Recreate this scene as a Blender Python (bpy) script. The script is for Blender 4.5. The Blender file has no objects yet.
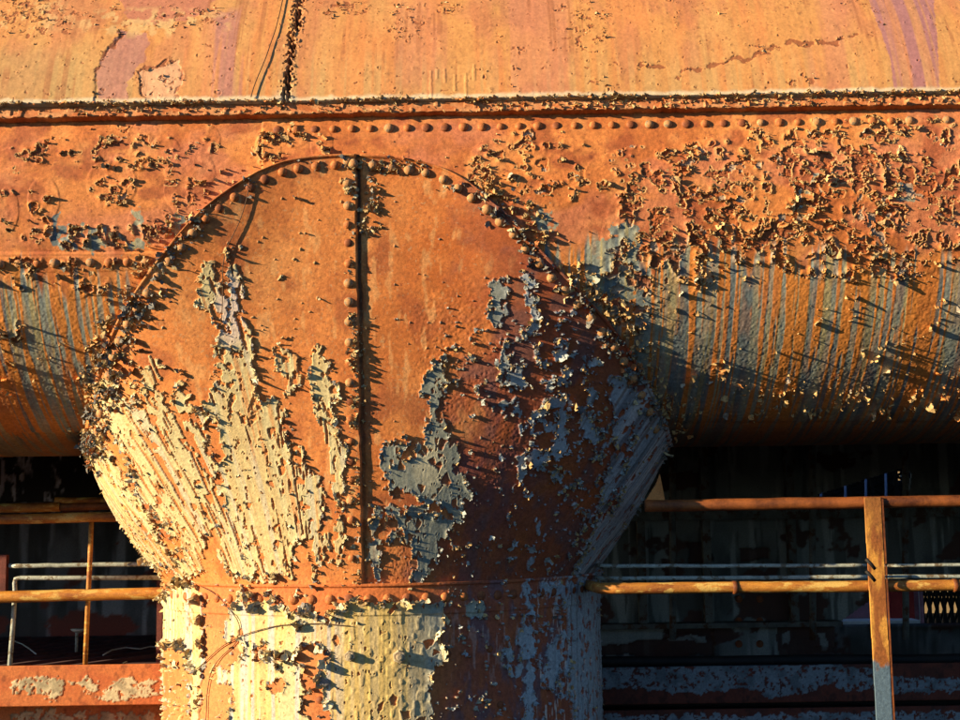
import bpy, math, numpy as np
f4 = np.float32
rng = np.random.default_rng(7)
RES = 1.0                      # grid density factor
SC = bpy.context.scene
COL = SC.collection
# ------------------------------------------------------------------ camera model (960 x 720 reference pixels)
F = 1333.; R = 1.34; D = 7.97; H = 1.73
ZA = 5.8                       # height of the pipe axis above the ground
CAM = np.array([0., -D, ZA - H])
PITCH = math.atan(155 / 1333.); ROLL = math.atan(14 / 960.)
fw = np.array([0, math.cos(PITCH), math.sin(PITCH)])
_u = np.array([0, -math.sin(PITCH), math.cos(PITCH)]); _r = np.array([1., 0, 0])
rt = math.cos(ROLL) * _r - math.sin(ROLL) * _u
up = math.sin(ROLL) * _r + math.cos(ROLL) * _u

def proj(P):
    d = np.asarray(P, dtype=np.float64) - CAM
    z = d @ fw
    return (480 + F * (d @ rt) / z).astype(f4), (360 - F * (d @ up) / z).astype(f4)

def ray(px, py):
    d = fw + rt * ((px - 480) / F) + up * ((360 - py) / F)
    return d
def at(px, py, Y):             # the point seen at a reference pixel on the vertical plane y = Y
    d = ray(px, py)
    return CAM + d * ((Y + D) / d[1])
def at_z(px, py, Z):
    d = ray(px, py)
    return CAM + d * ((Z - CAM[2]) / d[2])

# ------------------------------------------------------------------ noise
_T = rng.random((256, 256)).astype(f4)
_T2 = rng.random((256, 256)).astype(f4)
_T3 = rng.random((256, 256)).astype(f4)
def vn(x, y, s=0):
    x = np.asarray(x, f4) + f4(s * 17.13); y = np.asarray(y, f4) + f4(s * 9.71)
    fx0 = np.floor(x); fy0 = np.floor(y)
    ix = fx0.astype(np.int32); iy = fy0.astype(np.int32)
    fx = x - fx0; fy = y - fy0
    fx = fx * fx * (3 - 2 * fx); fy = fy * fy * (3 - 2 * fy)
    i0 = ix & 255; i1 = (ix + 1) & 255; j0 = iy & 255; j1 = (iy + 1) & 255
    a = _T[j0, i0]; b = _T[j0, i1]; c = _T[j1, i0]; d = _T[j1, i1]
    t = a + (b - a) * fx
    return t + ((c + (d - c) * fx) - t) * fy
def fbm(x, y, s=0, o=4, g=.5):
    t = 0; w = 1.; tot = 0
    for k in range(o):
        t = t + w * vn(x * f4(2.03 ** k), y * f4(2.03 ** k), s + 3 * k); tot += w; w *= g
    return t / f4(tot)
def worley(x, y, s=0):
    """distance to the nearest and second cell point, the cell's random id and a tilt coordinate"""
    x = np.asarray(x, f4) + f4(s * 31.7); y = np.asarray(y, f4) + f4(s * 12.9)
    ix = np.floor(x).astype(np.int32); iy = np.floor(y).astype(np.int32)
    f1 = np.full(x.shape, 9, f4); f2 = f1.copy(); idd = np.zeros(x.shape, f4)
    dx1 = np.zeros(x.shape, f4); dy1 = np.zeros(x.shape, f4)
    for a in (-1, 0, 1):
        for b in (-1, 0, 1):
            i = (ix + a) & 255; j = (iy + b) & 255
            dx = ix + a + _T2[j, i] - x; dy = iy + b + _T3[j, i] - y
            d = np.sqrt(dx * dx + dy * dy)
            m = d < f1
            f2 = np.where(m, f1, np.minimum(f2, d))
            dx1 = np.where(m, dx, dx1); dy1 = np.where(m, dy, dy1)
            idd = np.where(m, _T[j, i], idd); f1 = np.where(m, d, f1)
    return f1, f2, idd, dx1, dy1
def sm(a, b, x):
    t = np.clip((x - a) / (b - a), 0, 1); return t * t * (3 - 2 * t)
def poly(PX, PY, pts):
    pts = np.asarray(pts, f4)
    out = np.zeros(PX.shape, bool)
    x0, y0 = pts.min(0); x1, y1 = pts.max(0)
    bb = (PX >= x0) & (PX <= x1) & (PY >= y0) & (PY <= y1)
    if not bb.any(): return out
    X = PX[bb]; Y = PY[bb]; ins = np.zeros(X.shape, bool)
    n = len(pts)
    for i in range(n):
        xa, ya = pts[i]; xb, yb = pts[(i + 1) % n]
        if ya == yb: continue
        c = (ya > Y) != (yb > Y)
        ins ^= c & (X < (xb - xa) * (Y - ya) / (yb - ya) + xa)
    out[bb] = ins
    return out
def polys(PX, PY, lst):
    m = np.zeros(PX.shape, bool)
    for p in lst: m |= poly(PX, PY, p)
    return m
def blobs(PX, PY, lst):
    t = np.zeros(PX.shape, f4)
    for cx, cy, rx, ry, w in lst:
        q = ((PX - cx) / rx) ** 2 + ((PY - cy) / ry) ** 2
        t = np.maximum(t, w * np.clip(1.5 - q * 1.0, 0, 1).astype(f4))
    return t
def polydist(PX, PY, pts):
    """unsigned distance in reference pixels to a polyline, and the side sign (+ below/right of it)"""
    best = np.full(PX.shape, 1e9, f4)
    for (xa, ya), (xb, yb) in zip(pts[:-1], pts[1:]):
        vx, vy = xb - xa, yb - ya; L = vx * vx + vy * vy
        t = np.clip(((PX - xa) * vx + (PY - ya) * vy) / L, 0, 1)
        best = np.minimum(best, np.hypot(PX - xa - t * vx, PY - ya - t * vy))
    return best
def dist(m, du, dv, it=9):
    """distance in metres from each True cell to the nearest False one (limited range)"""
    d = np.where(m, f4(1), f4(0)); dd = f4(math.hypot(du, dv)); du = f4(du); dv = f4(dv)
    for _ in range(it):
        e = d.copy()
        e[1:] = np.minimum(e[1:], d[:-1] + du); e[:-1] = np.minimum(e[:-1], d[1:] + du)
        e[:, 1:] = np.minimum(e[:, 1:], d[:, :-1] + dv); e[:, :-1] = np.minimum(e[:, :-1], d[:, 1:] + dv)
        e[1:, 1:] = np.minimum(e[1:, 1:], d[:-1, :-1] + dd); e[:-1, :-1] = np.minimum(e[:-1, :-1], d[1:, 1:] + dd)
        e[1:, :-1] = np.minimum(e[1:, :-1], d[:-1, 1:] + dd); e[:-1, 1:] = np.minimum(e[:-1, 1:], d[1:, :-1] + dd)
        d = e
    return np.minimum(d, f4(min(du, dv) * it))
def lerp3(c, col, m):
    m = np.asarray(m, f4)[..., None]
    return c * (1 - m) + np.asarray(col, f4) * m

# ------------------------------------------------------------------ materials
def nt(name):
    m = bpy.data.materials.new(name); m.use_nodes = True
    n = m.node_tree; n.nodes.clear()
    o = n.nodes.new('ShaderNodeOutputMaterial'); p = n.nodes.new('ShaderNodeBsdfPrincipled')
    n.links.new(p.outputs[0], o.inputs[0])
    return m, n, p
def mix(n, fac, a, b, typ='MIX'):
    x = n.nodes.new('ShaderNodeMix'); x.data_type = 'RGBA'; x.blend_type = typ
    for s, v in ((x.inputs[0], fac), (x.inputs[6], a), (x.inputs[7], b)):
        if isinstance(v, bpy.types.NodeSocket): n.links.new(v, s)
        elif isinstance(v, (int, float)): s.default_value = v
        else: s.default_value = (*v, 1)
    return x.outputs[2]
def noise(n, scale, detail=4, stretch=None, rough=.6):
    tc = n.nodes.new('ShaderNodeTexCoord')
    t = n.nodes.new('ShaderNodeTexNoise'); t.inputs['Scale'].default_value = scale
    t.inputs['Detail'].default_value = detail; t.inputs['Roughness'].default_value = rough
    src = tc.outputs['Object']
    if stretch:
        mp = n.nodes.new('ShaderNodeMapping'); mp.inputs['Scale'].default_value = stretch
        n.links.new(src, mp.inputs[0]); src = mp.outputs[0]
    n.links.new(src, t.inputs['Vector'])
    return t.outputs['Fac']
def ramp(n, fac, stops):
    r = n.nodes.new('ShaderNodeValToRGB'); n.links.new(fac, r.inputs[0])
    e = r.color_ramp.elements
    while len(e) < len(stops): e.new(.5)
    for q, (p, c) in zip(e, stops):
        q.position = p; q.color = (*c, 1) if not isinstance(c, (int, float)) else (c, c, c, 1)
    return r.outputs[0]
def bump(n, p, h, strength=.5, distv=.003):
    b = n.nodes.new('ShaderNodeBump'); b.inputs['Strength'].default_value = strength
    b.inputs['Distance'].default_value = distv
    n.links.new(h, b.inputs['Height']); n.links.new(b.outputs[0], p.inputs['Normal'])
def attr_mat(name, rough=.72, under=None, var=.28, bmp=.5):
    """weathered metal: colour from the mesh's paint map, broken up by fine grain"""
    m, n, p = nt(name)
    a = n.nodes.new('ShaderNodeAttribute'); a.attribute_name = 'paint'
    col = a.outputs['Color']
    if under:
        g = n.nodes.new('ShaderNodeNewGeometry')
        col = mix(n, g.outputs['Backfacing'], col, under)
    g1 = ramp(n, noise(n, 60, 5, None, .7), [(.25, 1 - var), (.75, 1 + var)])
    col = mix(n, 1., col, g1, 'MULTIPLY')
    g2 = ramp(n, noise(n, 260, 3, None, .7), [(.3, 1 - var * .7), (.7, 1 + var * .7)])
    col = mix(n, 1., col, g2, 'MULTIPLY')
    n.links.new(col, p.inputs['Base Color'])
    p.inputs['Roughness'].default_value = rough
    p.inputs['Specular IOR Level'].default_value = .3
    bump(n, p, noise(n, 170, 5, None, .75), bmp, .0014)
    return m
def rust_mat(name, c1, c2, c3=None, scale=9, rough=.7, stretch=None, spec=.3):
    m, n, p = nt(name)
    col = ramp(n, noise(n, scale, 6, stretch, .7), [(.35, c1), (.62, c2)])
    if c3: col = mix(n, ramp(n, noise(n, scale * 1.7, 5, stretch, .65), [(.52, 0.), (.58, 1.)]), col, c3)
    col = mix(n, 1., col, ramp(n, noise(n, 140, 3), [(.3, .75), (.7, 1.2)]), 'MULTIPLY')
    n.links.new(col, p.inputs['Base Color']); p.inputs['Roughness'].default_value = rough
    p.inputs['Specular IOR Level'].default_value = spec
    bump(n, p, noise(n, 90, 5), .4, .004)
    return m

M_SURF = attr_mat('weathered_paint_on_steel', .74, None, .36, .7)
M_SMOOTH = attr_mat('faded_smooth_paint', .62, None, .17, .35)
M_FLAKE = attr_mat('curled_paint_flakes', .7, (.40, .27, .12), .3, .5)
M_FLAKE2 = attr_mat('curled_grey_flakes', .7, (.17, .165, .15), .3, .5)
M_DARK = attr_mat('grimy_dark_steel', .6, None, .3, .4)
M_RIVET = rust_mat('rusty_rivet', (.24, .065, .02), (.52, .19, .055), None, 30)
M_RIVET2 = rust_mat('crusted_rivet', (.40, .15, .05), (.48, .28, .12), (.20, .15, .10), 30)
M_RIVET3 = rust_mat('dark_rivet', (.16, .045, .02), (.28, .09, .03), None, 14)
M_RAIL = rust_mat('rusty_yellow_rail_paint', (.20, .055, .015), (.50, .22, .035), (.56, .36, .10), 11, .6, (.35, 1, 1))
M_RAILD = rust_mat('brown_rusted_rail', (.07, .02, .008), (.26, .08, .02), None, 7, .6)
M_GREYPIPE = rust_mat('galvanised_conduit', (.22, .25, .23), (.42, .46, .42), (.15, .12, .08), 12, .45)
M_REDSTEEL = rust_mat('dull_red_steel', (.07, .015, .012), (.16, .04, .03), None, 8)
M_BLACK = rust_mat('sooty_steel', (.006, .006, .007), (.02, .014, .012), None, 4)
M_WIRE = rust_mat('old_wire', (.05, .03, .02), (.12, .06, .03), None, 40)
M_WIREW = rust_mat('bleached_wire', (.5, .5, .48), (.65, .65, .6), None, 40)
M_BOLT = rust_mat('bolt_steel', (.22, .16, .10), (.5, .42, .28), None, 40)

# ------------------------------------------------------------------ object helpers
def link(o, parent=None):
    COL.objects.link(o)
    if parent is not None:
        o.parent = parent
    return o
def tag(o, label, cat, group=None, kind=None):
    if label: o['label'] = label
    if cat: o['category'] = cat
    if group: o['group'] = group
    if kind: o['kind'] = kind
    return o
def empty(name, loc=(0, 0, 0)):
    o = bpy.data.objects.new(name, None); COL.objects.link(o); o.location = loc
    o.empty_display_size = .2
    return o
def mesh_np(name, V, quads, cols, mat, parent=None, smooth=True, attr='paint'):
    me = bpy.data.meshes.new(name)
    V = np.ascontiguousarray(V.reshape(-1, 3), f4)
    if parent is not None: V = V - np.array(parent.location, f4)
    nq = len(quads)
    me.vertices.add(len(V)); me.vertices.foreach_set('co', V.ravel())
    me.loops.add(nq * 4); me.loops.foreach_set('vertex_index', np.ascontiguousarray(quads, np.int32).ravel())
    me.polygons.add(nq)
    me.polygons.foreach_set('loop_start', np.arange(0, nq * 4, 4, dtype=np.int32))
    me.polygons.foreach_set('use_smooth', np.full(nq, smooth, bool))
    me.update(calc_edges=True)
    if cols is not None:
        a = me.color_attributes.new(attr, 'FLOAT_COLOR', 'POINT')
        c = np.ones((len(V), 4), f4); c[:, :3] = np.clip(cols.reshape(-1, 3), 0.002, .95)
        a.data.foreach_set('color', c.ravel())
    me.materials.append(mat)
    o = bpy.data.objects.new(name, me)
    return link(o, parent)
def grid_quads(nu, nv, flip=False):
    i = np.arange(nu * nv, dtype=np.int32).reshape(nu, nv)
    a, b, c, d = i[:-1, :-1], i[1:, :-1], i[1:, 1:], i[:-1, 1:]
    q = np.stack([a, d, c, b] if flip else [a, b, c, d], -1)
    return q.reshape(-1, 4)
def normals(P, flip=1):
    a = np.gradient(P, axis=0); b = np.gradient(P, axis=1)
    n = np.cross(a, b) * flip
    n /= np.linalg.norm(n, axis=-1, keepdims=True) + 1e-9
    return n
def grid_obj(name, V, N, cols, mat, parent, skirt=.05):
    """surface grid with its four edges folded back into the body so that the plate has thickness"""
    if skirt:
        V = np.concatenate([V[:1] - N[:1] * skirt, V, V[-1:] - N[-1:] * skirt], 0)
        N = np.concatenate([N[:1], N, N[-1:]], 0); cols = np.concatenate([cols[:1], cols, cols[-1:]], 0)
        V = np.concatenate([V[:, :1] - N[:, :1] * skirt, V, V[:, -1:] - N[:, -1:] * skirt], 1)
        cols = np.concatenate([cols[:, :1], cols, cols[:, -1:]], 1)
    nu, nv = V.shape[:2]
    q = grid_quads(nu, nv)
    # orient outwards
    a = V[nu // 2, nv // 2]; e1 = V[nu // 2 + 1, nv // 2] - a; e2 = V[nu // 2, nv // 2 + 1] - a
    nn = np.cross(e1, e2)
    Nm = N[min(nu // 2, N.shape[0] - 1), min(nv // 2, N.shape[1] - 1)]
    if nn @ Nm < 0: q = q[:, ::-1]
    return mesh_np(name, V, q, cols, mat, parent)

class MB:                       # small mesh builder for ordinary parts
    def __init__(s): s.v = []; s.f = []
    def add(s, vs, fs):
        o = len(s.v); s.v += [tuple(map(float, v)) for v in vs]; s.f += [tuple(o + i for i in f) for f in fs]
        return s
    def box(s, c, size, ax=None):
        c = np.array(c, float); X, Y, Z = np.eye(3) if ax is None else ax
        hx, hy, hz = np.array(size) / 2
        vs = [c + X * a * hx + Y * b * hy + Z * d * hz for a in (-1, 1) for b in (-1, 1) for d in (-1, 1)]
        return s.add(vs, [(0, 1, 3, 2), (4, 6, 7, 5), (0, 4, 5, 1), (2, 3, 7, 6), (0, 2, 6, 4), (1, 5, 7, 3)])
    def tube(s, pts, r, n=10, cap=True, wob=0):
        P = [np.array(p, float) for p in pts]; m = len(P); rings = []
        t0 = P[1] - P[0]; ref = np.array([0, 0, 1.]) if abs(t0[2]) < .8 * np.linalg.norm(t0) else np.array([0, 1., 0])
        vs = []
        for i, p in enumerate(P):
            t = P[min(i + 1, m - 1)] - P[max(i - 1, 0)]; t /= np.linalg.norm(t)
            a = np.cross(t, ref); a /= np.linalg.norm(a); b = np.cross(t, a)
            rr = r[i] if hasattr(r, '__len__') else r
            for k in range(n):
                g = 2 * math.pi * k / n
                q = rr * (1 + wob * (rng.random() - .5))
                vs.append(p + q * (math.cos(g) * a + math.sin(g) * b))
        fs = [(i * n + k, i * n + (k + 1) % n, (i + 1) * n + (k + 1) % n, (i + 1) * n + k) for i in range(m - 1) for k in range(n)]
        if cap: fs += [tuple(range(n))[::-1], tuple((m - 1) * n + k for k in range(n))]
        return s.add(vs, fs)
    def prism(s, pts, d):       # closed outline (3D points) pushed along d
        n = len(pts); P = [np.array(p, float) for p in pts]; Q = [p + np.array(d, float) for p in P]
        return s.add(P + Q, [tuple(range(n)), tuple(range(2 * n - 1, n - 1, -1))] + [(i, i + n, (i + 1) % n + n, (i + 1) % n) for i in range(n)])
    def build(s, name, mat, parent=None, smooth=False):
        me = bpy.data.meshes.new(name)
        off = np.array(parent.matrix_world.translation) if parent is not None else np.zeros(3)
        if parent is not None:
            off = np.array(parent.location)
        me.from_pydata([tuple(np.array(v) - off) for v in s.v], [], s.f)
        me.materials.append(mat)
        import bmesh
        bm = bmesh.new(); bm.from_mesh(me); bmesh.ops.recalc_face_normals(bm, faces=bm.faces); bm.to_mesh(me); bm.free()
        me.polygons.foreach_set('use_smooth', [smooth] * len(me.polygons))
        return link(bpy.data.objects.new(name, me), parent)
def rail_pts(a, b, n=24, wob=.004):
    a = np.array(a); b = np.array(b)
    return [a + (b - a) * t + (rng.random(3) - .5) * wob for t in np.linspace(0, 1, n)]

def dome_mesh(name, r, h, mat):
    vs = [(0, 0, h)]; fs = []; n = 14
    prof = [(.35, .93), (.65, .72), (.88, .42), (1., .08), (1.02, -.35)]
    for q, z in prof:
        for k in range(n):
            a = 2 * math.pi * k / n; vs.append((r * q * math.cos(a) * (1 + .05 * (rng.random() - .5)), r * q * math.sin(a), h * z))
    for k in range(n): fs.append((0, 1 + k, 1 + (k + 1) % n))
    for j in range(len(prof) - 1):
        for k in range(n):
            a = 1 + j * n + k; b = 1 + j * n + (k + 1) % n
            fs.append((a, a + n, b + n, b))
    me = bpy.data.meshes.new(name); me.from_pydata(vs, [], fs); me.materials.append(mat)
    me.polygons.foreach_set('use_smooth', [True] * len(me.polygons))
    return me
from mathutils import Vector, Matrix
RIVETED = []
def place(me, name, p, nrm, parent, scale=1., spin=0.):
    if name == 'rivet' and parent in RIVETED:
        if rng.random() < .03: return None
        if me is RIV and rng.random() < .3: me = RIVF
    o = bpy.data.objects.new(name, me); link(o, parent)
    q = Vector(tuple(map(float, nrm))).to_track_quat('Z', 'Y')
    M = Matrix.Translation(Vector(tuple(map(float, np.array(p) - np.array(parent.location))))) @ q.to_matrix().to_4x4() @ Matrix.Rotation(spin, 4, 'Z')
    o.matrix_local = M @ Matrix.Diagonal((scale, scale, scale, 1))
    return o

# ------------------------------------------------------------------ loose flakes of paint
def flakes(name, P, N, W, count, size, parent, colfn, lift=(.2, 1.1), curl=(.3, 2.2), dirv=None, dirw=0., mat=None, long=(.7, 1.6)):
    """curled chips of paint, each fixed to the plate along one edge; P, N, W are the plate's grid of points, normals and chip density"""
    w = np.clip(W, 0, None).ravel().astype(np.float64); cs = np.cumsum(w)
    idx = np.searchsorted(cs, rng.random(count) * cs[-1]); idx = np.minimum(idx, w.size - 1)
    p = P.reshape(-1, 3)[idx].astype(np.float64); n = N.reshape(-1, 3)[idx].astype(np.float64)
    col = colfn(idx)
    ref = np.array([0, 0, 1.])
    t = ref - n * (n @ ref)[:, None]; t /= np.linalg.norm(t, axis=1, keepdims=True) + 1e-9
    b = np.cross(n, t)
    a = rng.random(count) * 2 * math.pi
    g = np.cos(a)[:, None] * t + np.sin(a)[:, None] * b          # the way the chip peels
    if dirv is not None:
        dv = dirv.reshape(-1, 3)[idx]; ok = np.linalg.norm(dv, axis=1) > .1
        g = np.where(ok[:, None], g * (1 - dirw) + dv * dirw, g)
        g -= n * np.sum(g * n, 1)[:, None]; g /= np.linalg.norm(g, axis=1, keepdims=True) + 1e-9
    e = np.cross(n, g)
    s = np.minimum(size * np.exp(rng.normal(0, .45, count)), 2.1 * size); asp = rng.uniform(*long, count)
    m = 4
    base = rng.uniform(*lift, count); k = rng.uniform(*curl, count) * np.where(rng.random(count) < .12, -1, 1)
    tw = rng.normal(0, .5, count)
    V = np.zeros((count, m, m, 3))
    fj = np.zeros(count); hj = np.zeros(count)
    for j in range(m):
        if j:
            ang = base + k * (j - .5) / (m - 1)
            fj = fj + np.cos(ang) / (m - 1); hj = hj + np.sin(ang) / (m - 1)
        wid = (1.0, 1.12, .95, .45)[j] * rng.uniform(.65, 1.2, count)
        sh = rng.normal(0, .12, count)
        for i in range(m):
            x = (i / (m - 1) - .5) * wid + sh
            jf = fj + rng.normal(0, .07, count) * (j > 0) - (.12 * abs(i - 1.5) if j == m - 1 else 0)
            jh = hj + rng.normal(0, .03, count) * (j > 0) + tw * x * (j / (m - 1)) * .5 + .22 * x * x * rng.normal(.5, 1, count) * (j > 0)
            V[:, j, i] = p + (e * x[:, None] + g * (jf * asp)[:, None] + n * jh[:, None] * asp[:, None]) * s[:, None] - n * .0015
    q0 = grid_quads(m, m)
    Q = (q0[None] + (np.arange(count) * m * m)[:, None, None]).reshape(-1, 4)
    e1 = V[0, 1, 0] - V[0, 0, 0]
    c = np.repeat(col[:, None, :], m * m, 1) * rng.uniform(.75, 1.25, (count, 1, 1)) * rng.uniform(.9, 1.1, (count, m * m, 1))
    # outward side is the front of the chip
    nn = np.cross(V[:, 0, 1] - V[:, 0, 0], V[:, 1, 0] - V[:, 0, 0]); sgn = np.mean(np.sum(nn * n, 1))
    if sgn > 0: Q = Q[:, ::-1]
    o = mesh_np(name, V, Q, c.astype(f4), mat or M_FLAKE, parent, smooth=False)
    o['kind'] = 'stuff'
    return o
def edge_dir(P, d):
    """unit vectors in the plate, pointing along the fall of d (towards the edge of the paint)"""
    gu, gv = np.gradient(d)
    eu = np.gradient(P, axis=0); ev = np.gradient(P, axis=1)
    eu = eu / (np.sum(eu * eu, -1, keepdims=True) + 1e-12); ev = ev / (np.sum(ev * ev, -1, keepdims=True) + 1e-12)
    g = -(eu * gu[..., None] + ev * gv[..., None])
    l = np.linalg.norm(g, axis=-1, keepdims=True)
    return np.where(l > .15, g / (l + 1e-9), 0)

ORANGE = (.55, .195, .052); ORANGE_D = (.38, .105, .026); ORANGE_L = (.60, .27, .09)
CREAM = (.51, .435, .235); GREY = (.235, .265, .235); TAN = (.50, .34, .15); RUST_D = (.17, .048, .022)

def axisline(lo, hi, dlo, dhi, step, far, nfar):
    a = np.linspace(lo, hi, max(2, int((hi - lo) / step)))
    l = np.linspace(dlo, lo, nfar + 1)[:-1]; r = np.linspace(hi, dhi, nfar + 1)[1:]
    return np.concatenate([l, a, r]).astype(np.float64)

# ================================================================== THE PIPE
pipe = empty('riveted_pipe', (0, 0, ZA))
tag(pipe, 'huge horizontal riveted pipe with faded orange top shell and flaking rusty underside', 'pipe')

ARCH = [(88, 444), (91, 424), (98, 388), (106, 350), (120, 318), (138, 288), (160, 257), (182, 229), (204, 206), (230, 187), (258, 170), (285, 160), (312, 156), (350, 154),
        (392, 156), (425, 161), (450, 170), (472, 183), (494, 201), (514, 220), (534, 242), (556, 266), (580, 290), (604, 317), (626, 344), (643, 375), (656, 402), (667, 430), (670, 444)]

# ---- lower shell
PHI0 = math.radians(18.5)
ST = .0036 / RES
U = axisline(-3.05, 3.05, -16, 16, ST, 0, 14)
PH = np.concatenate([np.arange(PHI0, math.radians(-86), -ST / R), np.linspace(math.radians(-87), math.radians(-215), 40)])
uu, ph = np.meshgrid(U, PH, indexing='ij')
P = np.stack([uu, -R * np.cos(ph), ZA + R * np.sin(ph)], -1); N = np.stack([0 * uu, -np.cos(ph), np.sin(ph)], -1)
PX, PY = proj(P)
u = uu.astype(f4); v = (ph * R).astype(f4)
wx = fbm(u * 22, v * 22, 1, 4) - .5; wy = fbm(u * 22, v * 22, 2, 4) - .5
X = PX + 26 * wx; Y = PY + 26 * wy
dark_l = np.array([(x, y) for x, y in ARCH])
dA = polydist(PX, PY, ARCH)
left = PX < 350
# rust streaks run down over old grey paint; the sheet of orange primer above them is cracked and lifting
edge_n = vn(u * 14, u * 0, 5) * 50 + vn(u * 45, u * 0, 6) * 55
streak_top = np.where(left, 252, 228 + (PX - 640) * .035) + edge_n * .75 - 20
stk = vn(u * 24 + .5 * vn(u * 5, v * 3, 8), v * .5, 9) * .30 + vn(u * 47 + .6 * vn(u * 9, v * 4, 3), v * .9, 4) * .36 + vn(u * 98 + .8 * vn(u * 12, v * 5, 13), v * 1.4, 14) * .34 + .34 * (fbm(u * 9, v * 3.2, 15, 4) - .5)
wide = .02 * vn(u * 9, v * 1.2, 31)
below = sm(-6, 12, PY - streak_top)
grey = below * sm(.46, .50, stk + wide) * (.78 + .22 * sm(.3, .6, fbm(u * 30, v * 8, 16, 3)))
extra = polys(X, Y, [[(588, 262), (598, 244), (612, 236), (620, 220), (632, 214), (640, 240), (636, 300), (622, 318), (610, 296), (600, 290)],
                     [(54, 214), (62, 224), (64, 246), (58, 250), (50, 236)], [(66, 226), (76, 222), (78, 250), (68, 250)], [(88, 222), (104, 226), (106, 246), (92, 250)],
                     [(134, 206), (146, 206), (146, 228), (136, 226)], [(174, 212), (184, 216), (184, 236), (172, 236)], [(126, 236), (148, 238), (148, 250), (128, 250)],
                     [(536, 212), (548, 210), (551, 232), (540, 232)], [(807, 172), (815, 172), (814, 194), (808, 192)], [(898, 184), (910, 186), (908, 202), (898, 200)],
                     [(792, 216), (798, 216), (798, 240), (792, 240)]])
grey = np.maximum(grey, extra.astype(f4))
# cracked upper sheet
cl = fbm(u * 6, v * 6, 21, 4)
zone = blobs(PX, PY, [(700, 200, 60, 40, .75), (800, 190, 110, 62, 1.), (900, 190, 110, 66, 1.), (660, 170, 60, 22, .7), (760, 232, 70, 28, 1.), (640, 250, 34, 60, 1.), (620, 300, 26, 36, 1.), (520, 170, 46, 36, .9),
                      (540, 142, 40, 14, .7), (560, 180, 20, 26, .5), (600, 176, 14, 16, .7), (640, 190, 18, 22, .8), (700, 160, 40, 16, .7), (868, 140, 140, 14, .7), (690, 250, 30, 40, .9), (860, 262, 70, 18, 1.),
                      (60, 148, 26, 10, .6), (90, 148, 30, 14, .8), (120, 140, 30, 12, .7), (140, 158, 24, 12, .8), (165, 152, 14, 14, .8), (190, 172, 22, 20, .95), (205, 140, 14, 14, .7), (112, 184, 22, 22, .9), (44, 200, 14, 20, .9),
                      (60, 238, 34, 12, .75), (110, 238, 44, 12, .75), (152, 226, 22, 22, .8), (180, 190, 14, 18, .8), (8, 210, 10, 20, .7), (20, 160, 26, 12, .5), (60, 264, 90, 7, .6), (22, 280, 16, 10, .5), (76, 286, 14, 12, .6), (100, 284, 12, 10, .6),
                      (268, 150, 12, 16, .7), (292, 138, 16, 10, .5), (322, 146, 10, 16, .7), (10, 330, 16, 12, .5)])
archz = sm(30, 4, dA) * np.where(PX < 205, np.where(PY < 300, .5, .9), np.where(PX > 470, .9, .12)) * (PY > 150)
lvl = zone * 1.0
cl2 = fbm(u * 26 + .5 * wx, v * 26 + .5 * wy, 22, 4, .55); cl3 = fbm(u * 70, v * 70, 23, 3)
cidb = vn(u * 20, v * 20, 24)
gone = (cl2 + .22 * (cl - .5) + .10 * (cl3 - .5)) > (.745 - .19 * lvl)
gone &= lvl > .05
zf = sm(.05, .3, lvl)
dI = dist(~gone, ST, ST, 8); dG = dist(gone, ST, ST, 6)
h = np.zeros(u.shape, f4) + .004
h += zf * np.where(~gone, .004 * cl2 + (.0015 + .0145 * sm(.4, .8, vn(u * 20, v * 20, 44))) * np.exp(-dI / .007), 0)
h = np.where(gone, .0006 + .003 * (cl3 > .6), h)
present = (~gone) & (dI < .006) & (lvl > .1)
h += .0012 * (fbm(u * 60, v * 60, 50, 4) - .5) + .004 * (fbm(u * 5, v * 5, 52, 3) - .5)
rough_s = below * .5 * (.0030 * (vn(u * 110, v * 110, 54) - .5) + .0022 * (vn(u * 70, v * 60, 55) - .5))
h += rough_s - .0007 * grey * below
# plates lapped over each other: the lower plate on the left, the apron plate right of x=262
lap = sm(-1.2, 1.2, PY - (252.5 + (PX - 80) * -.006)) * (PX < 168) * (PY < 430)
h += .012 * lap + .006 * sm(-1., 1., PX - 262.5) * (PY < 420)
c = np.empty(u.shape + (3,), f4); c[:] = ORANGE
c = lerp3(c, ORANGE_D, sm(.42, .68, fbm(u * 4, v * 4, 60, 5)) * .75)
c = lerp3(c, ORANGE_L, sm(.52, .75, fbm(u * 7, v * 5, 61, 4)) * .55)
c = lerp3(c, (.46, .16, .09), sm(.48, .68, fbm(u * 3, v * 4, 62, 4)) * .6)
c = lerp3(c, (.27, .062, .022), sm(.55, .72, fbm(u * 7, v * 9, 67, 5)) * .7)
c = lerp3(c, (.20, .05, .025), sm(.70, .80, fbm(u * 60, v * 60, 68, 4)) * .7)
c = lerp3(c, (.56, .205, .042), below * (.55 + .45 * sm(.4, .6, fbm(u * 12, v * .8, 63, 3))))
c = lerp3(c, (.60, .62, .58), 0)
gcol = lerp3(np.broadcast_to(np.array(GREY, f4), c.shape), (.27, .27, .20), sm(.4, .7, fbm(u * 25, v * 2, 64, 3)))
gcol = lerp3(gcol, (.11, .145, .165), sm(.46, .62, fbm(u * 22, v * 1, 65, 3)) * .9)
gcol = lerp3(gcol, (.40, .31, .10), sm(.60, .68, fbm(u * 40, v * 1.4, 69, 3)) * .5)
c = c * (1 - grey[..., None]) + gcol * grey[..., None]
c = lerp3(c, (.55, .36, .15), np.where(present, .2 + .6 * (cidb > .45), 0) * (1 - below * .5))
c = lerp3(c, ORANGE_D, gone * .7); c = lerp3(c, RUST_D, gone * (cidb > .55) * .6)
c = lerp3(c, (.33, .31, .25), (gone & (cidb < .25)) * .7)
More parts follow.
